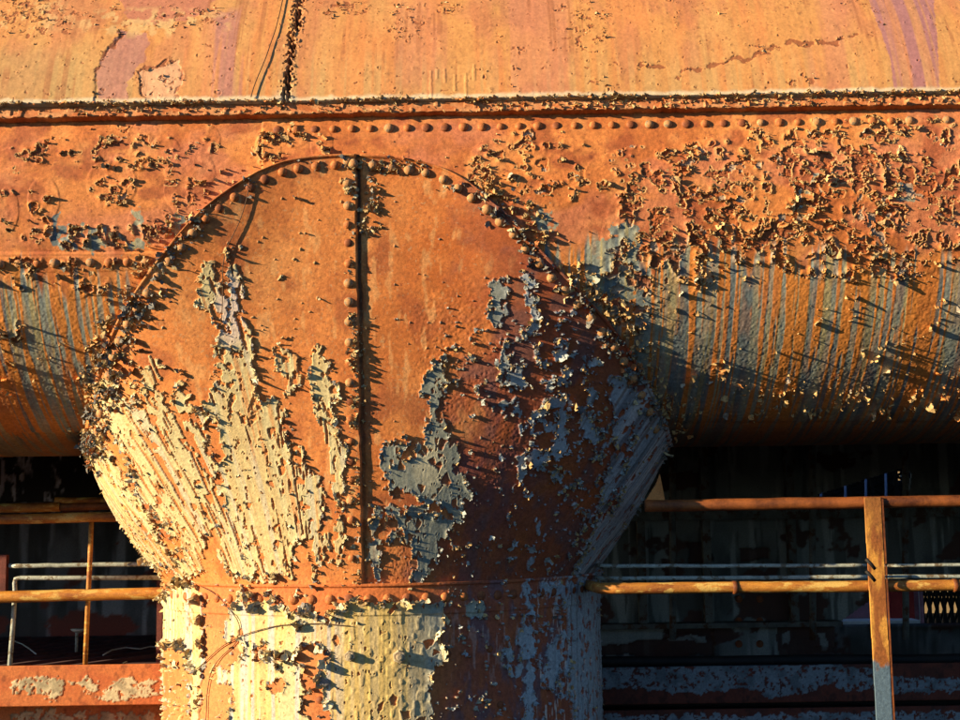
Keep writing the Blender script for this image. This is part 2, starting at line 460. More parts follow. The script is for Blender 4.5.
c *= (.78 + .44 * fbm(u * 50, v * 50, 66, 4))[..., None]
under_shade = sm(math.radians(-58), math.radians(-76), ph)  # shade of the underside painted into the colour
c = lerp3(c, (.05, .032, .022), under_shade * .78)
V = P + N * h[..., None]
inarch = poly(PX, PY, ARCH) & (ph > math.radians(-100))
lq = grid_quads(*u.shape); cut = (inarch & (dA > 7)).ravel()
lq = lq[~cut[lq].any(1)]
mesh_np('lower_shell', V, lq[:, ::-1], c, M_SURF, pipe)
LS = dict(P=P, N=N, V=V, PX=PX, PY=PY)
cflat = c.reshape(-1, 3)
def lowcol(idx):
    r = rng.random((len(idx), 1)); k = cflat[idx]
    return np.where(r < .40, np.array((.52, .33, .14)), np.where(r < .5, np.array((.34, .31, .24)), np.where(r < .8, np.array((.50, .22, .07)), k)))
inside = (PX > -30) & (PX < 990) & (PY < 440)
Wd = np.where(inside & ~inarch, (~gone) * (dI < .007) * (lvl > .05) * (.3 + 1.4 * sm(.35, .65, vn(u * 13, v * 13, 74))) + .004 * (PY < 300) + .03 * below * (fbm(u * 10, v * 10, 70, 3) > .6), 0) * (PY < 420)
flakes('peeling_paint', V, N, Wd, 4600, .0075, pipe, lowcol, (.2, 1.2), (.2, 2.0), edge_dir(P, dI), .75)
flakes('peeling_paint', V, N, np.where(Wd > .2, sm(.5, .7, vn(u * 9, v * 9, 75)), 0) * Wd, 620, .018, pipe, lowcol, (.1, 1.0), (.6, 2.6), edge_dir(P, dI), .8, long=(.5, 1.1))
Wa = np.where(inside & ~inarch, archz * (.3 + (fbm(u * 14, v * 14, 71, 3) > .5)), 0)
Wa *= sm(430, 385, PY) * .8 + .2
flakes('peeling_paint', V, N, Wa, 1000, .0145, pipe, lowcol, (.3, 1.3))
Wb = np.where(inside & ~inarch & (PY > 262) & (PY < 412), (fbm(u * 7, v * 7, 72, 3) > .56) * 1., 0) + np.where(inside & (PX < 420) & (PX > 390), 0, 0)
flakes('peeling_paint', V, N, Wb, 230, .020, pipe, lowcol, (.5, 1.5))
Wc = np.where(inside & ~inarch & (np.abs(PY - 400 + 12 * wx) < 14) & (PX > 660), sm(.4, .6, fbm(u * 12, v * 6, 73, 3)), 0)
flakes('peeling_paint', V, N, Wc, 320, .014, pipe, lowcol, (.3, 1.2))

def surf(S, px, py, off=0.):
    if 'F' not in S: S['F'] = np.where(np.sum(S['N'] * (CAM - S['P']), -1) > 0, 0, 1e9).astype(f4)
    k = np.argmin((S['PX'] - px) ** 2 + (S['PY'] - py) ** 2 + S['F'])
    return S['V'].reshape(-1, 3)[k] + S['N'].reshape(-1, 3)[k] * off, S['N'].reshape(-1, 3)[k]

RIV = dome_mesh('rivet_head', .0215, .0130, M_RIVET); RIVC = dome_mesh('rivet_head_crusted', .0235, .0155, M_RIVET2); RIVETED.append(pipe)
RIVD = dome_mesh('rivet_head_dark', .0220, .0135, M_RIVET3)
RIVF = dome_mesh('rivet_head_flattened', .0225, .0085, M_RIVET3)
phr = math.radians(10.4)
for k in range(44):                               # the row under the lap strip
    x = -1.02 + .0952 * k
    if x > 3.1: break
    p = np.array([x, -(R + .013) * math.cos(phr), ZA + (R + .013) * math.sin(phr)])
    place(RIVC if (k > 24 and rng.random() < .55) or rng.random() < .12 else RIV, 'rivet', p, (0, -math.cos(phr), math.sin(phr)), pipe, rng.uniform(.9, 1.15) * (1.2 if k > 36 else 1), rng.random() * 6)
for px in range(-16, 160, 18):                    # the row below the lap on the left
    p, nn = surf(LS, px + rng.uniform(-1, 1), 263.5 - px * .012)
    place(RIVC if rng.random() < .5 else RIV, 'rivet', p, nn, pipe, rng.uniform(.95, 1.15), rng.random() * 6)

# ---- upper shell: a larger, flatter arc that laps over the strip
PHU = math.radians(15.6); R2 = 1.9
py0 = -(R + .082) * math.cos(PHU); pz0 = ZA + (R + .082) * math.sin(PHU)
cy2 = py0 + R2 * math.cos(PHU); cz2 = pz0 - R2 * math.sin(PHU)
ST2 = .0042 / RES
U = axisline(-2.95, 2.95, -16, 16, ST2, 0, 14)
PH = np.concatenate([np.arange(PHU, math.radians(50), ST2 / R2), np.linspace(math.radians(51), math.radians(165), 40)])
uu, ph = np.meshgrid(U, PH, indexing='ij')
P = np.stack([uu, cy2 - R2 * np.cos(ph), cz2 + R2 * np.sin(ph)], -1); N = np.stack([0 * uu, -np.cos(ph), np.sin(ph)], -1)
PX, PY = proj(P); u = uu.astype(f4); v = (ph * R2).astype(f4)
wx = fbm(u * 16, v * 16, 81, 4) - .5; wy = fbm(u * 16, v * 16, 82, 4) - .5
X = PX + 14 * wx; Y = PY + 14 * wy
c = np.empty(u.shape + (3,), f4); c[:] = (.52, .245, .080)
run = fbm(u * 11, v * .6, 83, 4); run2 = fbm(u * 30, v * .8, 84, 3)
c = lerp3(c, (.54, .20, .068), sm(.46, .66, run) * .65)
c = lerp3(c, (.50, .27, .10), sm(.50, .66, fbm(u * 4, v * 1.2, 78, 4)) * .6)
c = lerp3(c, (.42, .16, .08), sm(.54, .72, fbm(u * 6, v * 2.5, 79, 5)) * .55)
c = lerp3(c, (.30, .12, .05), sm(.66, .78, fbm(u * 70, v * 40, 80, 4)) * .5)
c = lerp3(c, (.46, .31, .13), sm(.5, .62, run2) * .45 * sm(20, 95, PY))
def wash(px0, px1, py0, py1, soft=10):
    return sm(px0 - soft, px0 + soft, PX + 30 * (run2 - .5)) * sm(px1 + soft, px1 - soft, PX + 30 * (run2 - .5)) * sm(py0 - soft, py0 + soft, PY + 16 * wy) * sm(py1 + soft, py1 - soft, PY)
MAUVE = (.35, .16, .145); PINK = (.47, .185, .11)
c = lerp3(c, PINK, np.maximum.reduce([wash(205, 232, 10, 110), wash(400, 430, 0, 90, 14), wash(508, 570, -20, 110, 8), wash(815, 850, -20, 110, 10), wash(425, 445, 20, 80)]) * .55)
c = lerp3(c, MAUVE, poly(X, Y, [(98, 108), (96, 72), (112, 42), (122, 30), (150, 34), (146, 60), (128, 84), (128, 110)]) * .75)
c = lerp3(c, MAUVE, wash(214, 238, 12, 100, 5) * .7)
c = lerp3(c, MAUVE, poly(PX + 5 * wx, PY, [(858, -30), (930, -30), (937, 40), (940, 112), (898, 112), (890, 60), (876, 20)]) * (.35 + .75 * sm(.35, .6, fbm(u * 34, v * .7, 88, 3))))
c = lerp3(c, (.40, .15, .10), sm(4, -4, PY - 34 + 40 * wx) * poly(X, Y, [(110, -40), (230, -40), (210, 10), (170, 26), (128, 22)]) * .8)
c = lerp3(c, (.40, .27, .11), wash(-20, 90, 50, 120, 16) * .55 + wash(300, 480, 60, 112, 16) * .4 * run2)
c = lerp3(c, (.55, .36, .16), sm(.5, .62, fbm(u * 20, v * 14, 86, 4)) * blobs(PX, PY, [(150, 24, 80, 14, .8), (20, 15, 60, 20, .6)]))
patch = poly(X, Y, [(140, 74), (152, 66), (180, 60), (179, 90), (174, 112), (148, 112), (143, 92)])
c = lerp3(c, (.58, .33, .19), patch * .9)
crack = np.minimum(polydist(X, Y, [(676, 77), (700, 68), (740, 58), (766, 52), (790, 44), (835, 42), (856, 32)]), polydist(X, Y, [(642, 64), (662, 70)]))
step = polydist(X, Y, [(92, 112), (94, 92), (96, 74), (108, 50), (120, 34)])
pedge = polydist(X, Y, [(148, 112), (143, 92), (140, 74), (152, 66), (180, 60), (179, 90), (174, 112)])
cl = fbm(u * 30, v * 30, 90, 4)
zone = blobs(PX, PY, [(40, 20, 50, 24, .9), (120, 15, 40, 22, .55), (105, 45, 14, 18, .5), (190, 20, 50, 14, .8), (160, 90, 18, 22, .7), (205, 40, 12, 14, .5), (345, 8, 30, 12, .9), (405, 25, 20, 22, .8), (450, 10, 16, 10, .8), (400, 12, 12, 10, .8), (372, 88, 10, 6, .8), (490, 70, 8, 18, .8), (513, 76, 6, 14, .8),
                      (596, 90, 14, 12, .9), (590, 30, 20, 30, .85), (570, 10, 20, 8, .7), (880, 20, 6, 8, .5), (800, 80, 20, 8, .7), (765, 50, 20, 6, .9), (840, 5, 16, 6, .7), (700, 25, 40, 20, .35), (520, 50, 12, 6, .8), (780, 22, 14, 14, .5), (215, 95, 8, 14, .6)])
lines = np.maximum.reduce([sm(4.5, 1, crack), sm(3, .6, step) * .9, sm(3, .6, pedge) * .9])
cl = .62 * cl + .38 * fbm(u * 75, v * 75, 76, 3)
chip = (cl > .86 - .30 * zone) & (zone > .05)
chip |= (cl > .80 - .42 * lines) & (lines > .1)
chip |= vn(u * 40, v * 40, 91) > .985
chip |= (fbm(u * 55, v * 55, 90, 3) > .80)
dI = dist(~chip, ST2, ST2, 7); dO = dist(chip, ST2, ST2, 5)
h = .0028 + .005 * np.exp(-dI / .006) * sm(.45, .8, vn(u * 28, v * 28, 92)) * (dI < .025)
h = np.where(chip, .0008 + .0015 * (fbm(u * 90, v * 90, 77, 2) - .5), h)
h += .0006 * (vn(u * 60, v * 6, 93) - .5) + .0010 * (fbm(u * 90, v * 90, 94, 3) - .5) + .014 * (fbm(u * 2.6, v * 2.6, 95, 3) - .5)
h += .004 * sm(1.5, -1.5, X - np.interp(PY, [30, 50, 74, 92, 112], [122, 108, 96, 94, 92])) * (PY > 30)
h -= .003 * patch
# the open butt seam between two shell plates
seam_x = np.interp(PY, [-60, 0, 30, 55, 80, 106], [306, 300, 295, 291, 288, 286])
sd = np.abs(PX + 5 * (vn(u * 80, v * 80, 97) - .5) * 2 - seam_x)
gap = sm(3.2, 2.2, sd)
h += -.060 * gap + .008 * sm(7, 2.5, sd) * sm(.4, .6, vn(u * 50, v * 50, 96)) + .006 * (PX < seam_x)
# runs of thick paint
for x0, y0, y1 in ((431, 72, 96), (445, 70, 82), (455, 76, 90), (466, 74, 96), (437, 70, 78), (474, 66, 80)):
    q = np.hypot(np.where((PY > y0) & (PY < y1), 0, np.minimum(np.abs(PY - y0), np.abs(PY - y1))), PX - x0)
    h += .0022 * sm(1.8, .6, q + 1.2 * (vn(u * 60, v * 60, 33) - .5))
c = lerp3(c, (.24, .075, .03), chip * .85)
c = lerp3(c, (.30, .11, .045), sm(.60, .68, fbm(u * 46, v * 1.1, 75, 3)) * sm(.45, .6, fbm(u * 5, v * 2.5, 74, 3)) * .55)
c = lerp3(c, (.62, .52, .34), sm(5.5, 2, PY - 0 * PX - np.interp(PX, [0, 960], [113, 96]) * 1 + 3) * 0)
botd = (ph - PHU) * R2
c = lerp3(c, (.60, .50, .34), sm(.034, .012, botd + .03 * (fbm(u * 20, v * 20, 98, 3) - .5)) * .85)
c = lerp3(c, (.05, .03, .02), gap * .8)
c = lerp3(c, (.50, .46, .38), sm(16, 3, np.abs(PX - 285)) * sm(85, 104, PY) * .6)
c *= (.86 + .28 * fbm(u * 40, v * 40, 99, 4))[..., None]
V = P + N * h[..., None]
grid_obj('upper_shell', V, N, c, M_SMOOTH, pipe, .05)
UP = dict(P=P, N=N, V=V, PX=PX, PY=PY); cflat = c.reshape(-1, 3)
upcol = lambda idx: np.where(rng.random((len(idx), 1)) < .3, np.array((.5, .38, .2)), cflat[idx])
vis = (PX > -30) & (PX < 990) & (PY > -30)
We = np.where(vis, (dI < .012) * (~chip) * (zone + lines) + 1.6 * sm(6, 3, sd) * (sd > 3.0) * .6 * (vn(u * 25, v * 25, 11) > .45), 0)
flakes('peeling_paint', V, N, We, 420, .0085, pipe, upcol, (.2, 1.), dirv=edge_dir(P, dI), dirw=.7)
Wf = np.where(vis & (botd < .012), .3 + sm(.4, .6, fbm(u * 7, u * 0, 12, 3)), 0)
bd = np.zeros_like(P); bd[..., 2] = -1
flakes('peeling_paint', V, N, Wf, 900, .010, pipe, lambda i: np.where(rng.random((len(i), 1)) < .6, np.array((.48, .34, .16)), np.array(ORANGE)), (-.2, .9), dirv=bd, dirw=.6)

# ---- the lap strip between the shells
U = axisline(-2.95, 2.95, -16, 16, .004 / RES, 0, 10)
prof = []
rs = R + .058
pa, pb = math.radians(15.9), math.radians(13.15)
# cross-section: top lip inside, front face, under-cut back to the lower shell
for t in np.linspace(0, 1, 5): prof.append((R - .01 + (rs - R + .01) * t, math.radians(16.4) + (pa - math.radians(16.4)) * t, 0))
for t in np.linspace(0, 1, 18)[1:]: prof.append((rs, pa + (pb - pa) * t, 1))
for t in np.linspace(0, 1, 6)[1:]: prof.append((rs + (R - .01 - rs) * t, pb - math.radians(.05) * t, 2))
pr = np.array(prof)
uu, rr = np.meshgrid(U, pr[:, 0], indexing='ij'); _, pp = np.meshgrid(U, pr[:, 1], indexing='ij'); _, kk = np.meshgrid(U, pr[:, 2], indexing='ij')
P = np.stack([uu, -rr * np.cos(pp), ZA + rr * np.sin(pp)], -1); N = np.stack([0 * uu, -np.cos(pp), np.sin(pp)], -1)
PX, PY = proj(P); u = uu.astype(f4); v = (pp * R).astype(f4)
h = .004 * (fbm(u * 12, v * 12, 101, 4) - .5) + .006 * (vn(u * 40, v * 40, 102) > .72) * (kk == 1)
jag = .012 * (fbm(u * 30, v * 0, 103, 4) - .5)
P[..., 2] += (jag * (kk > .5) * sm(.3, .7, (pa - pp) / (pa - pb)))
c = np.empty(u.shape + (3,), f4); c[:] = (.46, .165, .06)
c = lerp3(c, (.50, .25, .11), sm(.4, .65, fbm(u * 8, v * 20, 104, 4)) * .7)
c = lerp3(c, ORANGE_D, sm(.55, .7, fbm(u * 18, v * 25, 105, 4)) * .8)
V = P + N * h[..., None]
grid_obj('lap_strip', V, N, c, M_SURF, pipe, 0)
vis = (np.abs(u) < 2.95) & (kk == 1)
Wg = np.where(vis, sm(.35, .6, fbm(u * 5, v * 3, 106, 3)) * np.where(PX > 560, 1, np.where(PX > 430, .9, .45)) + .1, 0)
flakes('peeling_paint', V, N, Wg, 650, .012, pipe, lambda i: np.where(rng.random((len(i), 1)) < .6, np.array((.48, .34, .16)), np.array(ORANGE)), (.1, 1.1))

# ================================================================== THE COLUMN AND ITS FLARED HEAD
YC = .33; RC = 1.3
c0 = at(384, 583, YC); XC = float(c0[0])
ZR = None
# ring level: front of the ring is seen at y = 584
for z in np.linspace(ZA - 3, ZA - 1.2, 400):
    if proj(np.array([[XC, YC - RC, z]]))[1][0] < 584: ZR = float(z); break
column = empty('pipe_support_column', (XC, YC, 0)); RIVETED.append(column)
tag(column, 'round riveted steel column flaring into the pipe above, cream paint peeling off orange rust', 'column')
# arch line on the pipe -> polar radius around the column axis
rp = R + .016
A3 = []
for px, py in ARCH:
    d = ray(px, py); o = CAM - np.array([0, 0, ZA])
    a = d[1] ** 2 + d[2] ** 2; b = 2 * (o[1] * d[1] + o[2] * d[2]); cc = o[1] ** 2 + o[2] ** 2 - rp * rp
    disc = b * b - 4 * a * cc
    t = (-b - math.sqrt(max(disc, 0))) / (2 * a)
    A3.append(CAM + d * t)
A3 = np.array(A3)
th = np.arctan2(A3[:, 0] - XC, -(A3[:, 1] - YC)); ra = np.hypot(A3[:, 0] - XC, A3[:, 1] - YC); za = A3[:, 2]
o = np.argsort(th); th, ra, za = th[o], ra[o], za[o]
def smooth_interp(t, xs, ys, n=7):
    base = np.interp(t, xs, ys); w = .05
    return sum(np.interp(t + k * w / n, xs, ys) for k in range(-n, n + 1)) / (2 * n + 1) * 1.0 + base * 0
ST3 = .0036 / RES
tl, tr = th[0], th[-1]
TH = np.concatenate([np.linspace(-math.pi, tl - .02, 30)[:-1], np.arange(tl - .02, tr + .02, ST3 / 1.5), np.linspace(tr + .02, math.pi, 30)[1:]])
def back(t, a0, a1, i0, i1):     # behind, close the head with a smooth bridge
    return a0 + (a1 - a0) * t
RA = smooth_interp(TH, th, ra); ZT = smooth_interp(TH, th, za)
bk = np.where(TH < tl, (TH - tl) / (-math.pi - tl), np.where(TH > tr, (TH - tr) / (math.pi - tr), 0)).clip(0, 1)
RA = RA * (1 - bk) + (1.55) * bk; ZT = ZT * (1 - bk) + (ZA - 1.0) * bk
NS = int(1.75 / ST3)
S = np.linspace(0, 1, NS)
tt, ss = np.meshgrid(TH, S, indexing='ij')
rad = RC - .004 + (RA[:, None] - RC + .004) * ss; zz = ZR - .01 + (ZT[:, None] - ZR + .01) * ss
rad = rad + np.sin(math.pi * np.clip(ss, 0, 1)) * np.abs(np.sin(tt)) ** 3 * np.where(tt < 0, .07, .03)
P = np.stack([XC + rad * np.sin(tt), YC - rad * np.cos(tt), zz], -1)
N = normals(P)
if N[len(TH) // 2, NS // 2, 1] > 0: N = -N
PX, PY = proj(P); u = (tt * 1.45).astype(f4); v = (zz - ZR).astype(f4)
wx = fbm(u * 20, v * 20, 111, 5, .6) - .5; wy = fbm(u * 20, v * 14, 112, 5, .6) - .5
X = PX + 13 * wx; Y = PY + 18 * wy
PAINT = [
    [(60, 470), (92, 436), (97, 412), (103, 384), (112, 374), (122, 384), (129, 398), (146, 402), (149, 372), (151, 357), (161, 356), (166, 372), (164, 392), (168, 408), (174, 412), (175, 384), (181, 374), (189, 382), (192, 398), (200, 402), (212, 396), (215, 372), (222, 342),
     (216, 322), (224, 300), (230, 272), (226, 250), (224, 236), (231, 230), (238, 242), (242, 262), (243, 282), (246, 306), (247, 330), (252, 346), (256, 366), (255, 384), (259, 400), (268, 404), (277, 392), (282, 398), (287, 412), (286, 430), (290, 444), (302, 446), (308, 462),
     (322, 470), (330, 484), (334, 510), (330, 540), (322, 560), (318, 578), (296, 578), (280, 576), (262, 578), (236, 577), (226, 570), (222, 556), (214, 548), (206, 556), (206, 574), (182, 576), (150, 560), (120, 520)],
    [(198, 266), (204, 262), (215, 263), (222, 276), (224, 300), (230, 320), (222, 324), (212, 312), (203, 310), (199, 298)],
    [(272, 354), (283, 347), (293, 350), (296, 364), (301, 380), (302, 386), (294, 389), (290, 402), (284, 404), (284, 384), (278, 372)],
    [(311, 350), (323, 346), (328, 360), (327, 372), (332, 384), (343, 379), (341, 390), (335, 396), (335, 406), (339, 424), (343, 446), (345, 470), (345, 500), (343, 540), (344, 562), (336, 566), (326, 540), (332, 500), (328, 478), (322, 440), (318, 414), (312, 396), (311, 376)],
    # grey-looking paint right of the seam
    [(424, 376), (433, 367), (440, 356), (445, 346), (446, 354), (442, 366), (447, 374), (445, 386), (440, 394), (442, 402), (441, 412), (447, 418), (447, 432), (453, 440), (459, 452), (457, 465), (464, 478), (471, 490), (467, 500), (460, 508), (461, 520), (448, 534), (441, 545), (436, 560), (427, 572), (422, 583),
     (413, 584), (411, 562), (413, 546), (404, 543), (388, 546), (394, 528), (388, 508), (386, 490), (384, 470), (383, 448), (389, 440), (401, 441), (414, 447), (424, 442), (422, 430), (426, 418), (427, 404), (422, 394)],
    [(371, 498), (378, 500), (381, 520), (381, 542), (379, 560), (380, 582), (374, 585), (372, 566), (367, 560), (367, 540), (370, 520)],
    [(489, 275), (500, 278), (509, 275), (508, 296), (503, 300), (497, 306), (498, 311), (506, 306), (508, 314), (503, 323), (498, 326), (490, 318), (487, 303), (490, 292)],
    [(522, 277), (532, 271), (534, 290), (535, 306), (538, 320), (538, 336), (539, 344), (530, 346), (529, 325), (530, 310), (526, 295)],
    [(514, 336), (524, 328), (530, 332), (524, 342), (516, 345)], [(501, 342), (510, 339), (509, 355), (511, 370), (514, 384), (504, 388), (499, 370)], [(514, 364), (522, 362), (528, 378), (524, 390), (515, 384)],
    [(541, 364), (548, 362), (552, 380), (553, 390), (546, 386), (541, 374)], [(557, 346), (564, 342), (562, 356), (556, 360)], [(562, 370), (568, 366), (566, 378), (560, 380)],
    [(534, 404), (545, 405), (552, 397), (561, 394), (568, 400), (570, 414), (566, 432), (564, 446), (556, 458), (551, 450), (555, 434), (548, 432), (540, 424)], [(531, 444), (540, 452), (548, 444), (546, 460), (537, 468), (532, 460)],
    [(576, 418), (585, 410), (593, 420), (601, 435), (598, 444), (588, 438), (578, 430)], [(585, 383), (594, 381), (596, 394), (592, 404), (586, 398)], [(560, 448), (566, 440), (570, 448), (562, 456)],
    [(518, 460), (524, 452), (526, 480), (520, 490)], [(516, 408), (522, 404), (524, 426), (518, 430)], [(530, 412), (536, 410), (536, 424), (530, 424)], [(500, 404), (504, 400), (506, 412), (500, 412)], [(586, 356), (596, 362), (594, 374), (586, 370)],
    [(600, 384), (610, 378), (640, 372), (700, 400), (730, 440), (690, 470), (652, 488), (634, 516), (616, 550), (604, 580), (574, 586), (572, 570), (584, 548), (592, 522), (600, 500), (604, 478), (612, 462), (613, 442), (616, 420), (612, 404)],
    [(548, 474), (556, 470), (560, 478), (552, 482)], [(536, 520), (542, 518), (541, 534), (536, 536)], [(528, 555), (534, 552), (534, 566), (528, 566)],
]
HOLES = [[(203, 422), (215, 417), (223, 440), (225, 462), (219, 463), (211, 445)], [(103, 418), (112, 424), (126, 446), (134, 466), (142, 488), (136, 492), (122, 464), (108, 440)], [(146, 500), (156, 506), (172, 530), (188, 556), (180, 558), (164, 536)],
         [(130, 382), (142, 390), (146, 398), (134, 398)], [(192, 394), (204, 398), (208, 412), (198, 410)], [(390, 494), (404, 492), (423, 501), (417, 509), (409, 505), (403, 516), (395, 511)], [(392, 520), (400, 522), (402, 536), (394, 538)],
         [(547, 407), (555, 405), (558, 416), (553, 428), (547, 424)], [(605, 503), (613, 491), (623, 487), (618, 500), (609, 514)], [(632, 438), (636, 430), (626, 462), (620, 474), (618, 470)],
         [(208, 534), (216, 530), (220, 552), (232, 570), (220, 572), (210, 556)], [(294, 548), (300, 536), (308, 540), (314, 552), (308, 578), (296, 578)], [(326, 500), (336, 494), (338, 520), (330, 530), (324, 516)],
         [(444, 470), (450, 468), (452, 482), (446, 484)], [(430, 500), (440, 506), (434, 516), (426, 510)], [(402, 448), (410, 452), (406, 462), (399, 458)], [(216, 476), (222, 474), (226, 484), (219, 486)], [(220, 494), (226, 492), (229, 504), (222, 506)]]
w1, w2, wid, wdx, wdy = worley(u * 30 + .6 * wx, v * 24 + .6 * wy, 5)
ct = np.cos(tt).astype(f4)
X = PX + 7 * wx + wdx / 30 * 190 * ct * (rad / 1.45).astype(f4); Y = PY + 10 * wy - wdy / 24 * 190
big = polys(X, Y, PAINT)
M = big & ~polys(X, Y, HOLES)
ruling = u / (1 + .25 * v)                      # streaks follow the slope of the head
run = fbm(ruling * 34, v * 1.2, 113, 3); run2 = fbm(ruling * 80, v * 2.2, 114, 3)
spk = fbm(u * 60, v * 34, 115, 3, .6)
spzone = .35 + .8 * sm(.45, .7, fbm(ruling * 16, v * 2.5, 116, 3)) + blobs(PX, PY, [(120, 460, 40, 70, .6), (230, 320, 20, 70, .6), (300, 440, 40, 60, .8), (190, 420, 60, 60, .5), (160, 520, 30, 60, .6), (310, 520, 30, 60, .6)])
spzone = np.where(PX > 540, .5 + .8 * sm(.4, .6, fbm(u * 8, v * 6, 117, 3)), spzone)
pits = spk > (.79 - .10 * spzone)
pits |= (fbm(ruling * 60, v * 9, 99, 3) > .70) & (PX < 360) & (fbm(ruling * 12, v * 3, 98, 3) > .5)
pits |= (fbm(ruling * 44, v * 1.9, 194, 3, .55) > .665) & (PX < 350) & (v > .05) & (vn(u * 50, v * 30, 195) > .25)
d0 = dist(big, ST3, ST3, 12)
pits |= (d0 < .04) & (fbm(u * 26, v * 16, 97, 4, .6) > .56 + 5.5 * d0) & (PX < 540)
chipz = blobs(PX, PY, [(120, 440, 40, 80, .06), (190, 420, 60, 60, .05), (300, 440, 40, 60, .10), (320, 530, 30, 50, .08), (160, 520, 40, 50, .05), (430, 500, 50, 70, .05)]) + .022 + .09 * sm(560, 600, PX)
pits |= (_T3[7, (wid * 255).astype(int)] < chipz) & (w2 - w1 > .05)
M &= ~pits
# scattered crumbs of paint left on the rust
crumb = (fbm(u * 46, v * 46, 118, 3) > .875 - .155 * blobs(PX, PY, [(505, 370, 60, 60, 1.15), (560, 380, 60, 90, 1.12), (470, 340, 40, 40, .6), (590, 460, 50, 80, 1.2), (520, 470, 60, 60, .85), (600, 540, 40, 50, 1.3), (360, 190, 20, 40, 1.2), (290, 290, 40, 60, .3), (540, 540, 60, 40, .8), (470, 560, 50, 30, .9), (120, 380, 30, 40, 1.4)]))
M |= crumb
Mb = big & ~polys(X, Y, HOLES)
dE = dist(Mb, ST3, ST3, 9); dI = dist(M, ST3, ST3, 5)
curln = sm(.3, .75, fbm(u * 18, v * 18, 119, 3))
h = np.where(M, .0040 + np.where(Mb, .0125 * curln * np.exp(-dE / .007) + .0028 * np.exp(-dI / .005), .002) + .0010 * run2 + .002 * run, 0).astype(f4)
rough = blobs(PX, PY, [(470, 360, 50, 70, 1.), (440, 330, 30, 40, .7), (395, 565, 16, 22, 1.2), (520, 520, 90, 80, .6), (560, 430, 80, 80, .7)])
h += np.where(~M, (.0012 + .0034 * rough) * (fbm(u * 95, v * 95, 120, 3) - .5), .0008 * (vn(u * 150, v * 150, 121) - .5))
h += .006 * (fbm(u * 3, v * 3, 122, 3) - .5)
# left sheet laps over the right one at the middle seam, with a raised welt
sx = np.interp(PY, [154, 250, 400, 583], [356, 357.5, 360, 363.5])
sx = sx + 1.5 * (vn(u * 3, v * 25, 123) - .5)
h += .020 * sm(1.0, -1.0, PX - sx) * sm(30, 20, np.abs(PX - sx) - 0) + .020 * sm(1, -1, PX - sx) * sm(20, 30, np.abs(PX - sx))
h += -.008 * sm(2.4, 1.2, np.abs(PX - sx - 2.2)) * (.3 + .9 * vn(u * 4, v * 9, 192))
# flange of the head along the arch: a thicker edge band
dA = polydist(PX, PY, ARCH)
h += .010 * sm(3.2, 1.8, dA)
c = np.empty(u.shape + (3,), f4); c[:] = ORANGE
c = lerp3(c, ORANGE_L, sm(.45, .7, fbm(u * 5, v * 3, 130, 4)) * .55)
c = lerp3(c, ORANGE_D, sm(.45, .65, fbm(u * 9, v * 6, 131, 5)) * .5)
c = lerp3(c, (.40, .110, .022), blobs(PX, PY, [(470, 250, 60, 70, 1.), (425, 230, 60, 70, .7), (420, 320, 60, 70, .6), (380, 500, 20, 80, .5)]) * (.45 + .55 * sm(.35, .6, fbm(u * 6, v * 5, 96, 4))))
c = lerp3(c, (.25, .058, .022), sm(.54, .70, fbm(u * 6, v * 4, 95, 5)) * .55)
c = lerp3(c, (.20, .05, .022), sm(.68, .78, fbm(u * 75, v * 75, 94, 4)) * .6)
c = lerp3(c, (.62, .33, .13), sm(.62, .74, fbm(u * 26, v * 8, 93, 4)) * .5)
shadez = sm(440, 520, PX + 90 * (fbm(u * 7, v * 7, 132, 4) - .5) + np.clip(PY - 330, 0, 200) * .28)  # rust turns darker on the side away from the sun, shade in the colour
c = lerp3(c, (.26, .064, .028), shadez * .92)
c = lerp3(c, (.18, .055, .045), blobs(PX, PY, [(480, 450, 50, 90, 1.)]) * shadez * (.3 + .6 * sm(.4, .6, fbm(u * 22, v * 14, 193, 4))))
c = lerp3(c, (.16, .07, .06), shadez * sm(.5, .68, fbm(u * 9, v * 6, 133, 4)) * .8)
c = lerp3(c, (.33, .085, .022), shadez * sm(.52, .7, fbm(ruling * 11, v * 5, 134, 4)) * .75)
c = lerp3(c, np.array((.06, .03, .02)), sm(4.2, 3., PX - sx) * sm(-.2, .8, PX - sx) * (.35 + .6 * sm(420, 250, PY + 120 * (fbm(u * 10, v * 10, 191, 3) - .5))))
c = lerp3(c, (.38, .29, .17), (vn(u * 120, v * 120, 135) > .90) * .5 * (1 - shadez))
pc = np.empty_like(c); pc[:] = CREAM
pc = lerp3(pc, (.50, .37, .17), sm(.46, .64, run) * .75)
pc = lerp3(pc, (.42, .40, .34), sm(.56, .66, fbm(ruling * 40, v * 1.1, 136, 3)) * .5)
pc = lerp3(pc, (.50, .24, .09), sm(.57, .68, run2) * sm(.45, .6, fbm(ruling * 14, v * 2, 92, 3)) * .85)
pc = lerp3(pc, (.58, .46, .42), blobs(PX, PY, [(232, 310, 16, 36, .8)]))
pc = lerp3(pc, (.15, .18, .17), sm(362, 378, PX) * .92)  # same paint past the seam, its dimness in grazing light put into the colour
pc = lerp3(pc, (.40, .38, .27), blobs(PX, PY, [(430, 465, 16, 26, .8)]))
pc = lerp3(pc, (.31, .35, .40), sm(480, 540, PX) * .9)  # farther right the paint carries the blue of its shade
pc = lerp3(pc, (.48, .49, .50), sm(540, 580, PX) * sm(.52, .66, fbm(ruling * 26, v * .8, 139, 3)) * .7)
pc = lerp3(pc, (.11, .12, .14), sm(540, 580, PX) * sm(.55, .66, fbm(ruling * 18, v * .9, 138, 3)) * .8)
pc = lerp3(pc, (.15, .10, .08), sm(.60, .7, run2) * sm(540, 600, PX) * .7)
pc = lerp3(pc, (.22, .14, .10), sm(.004, .0, dI) * .35)
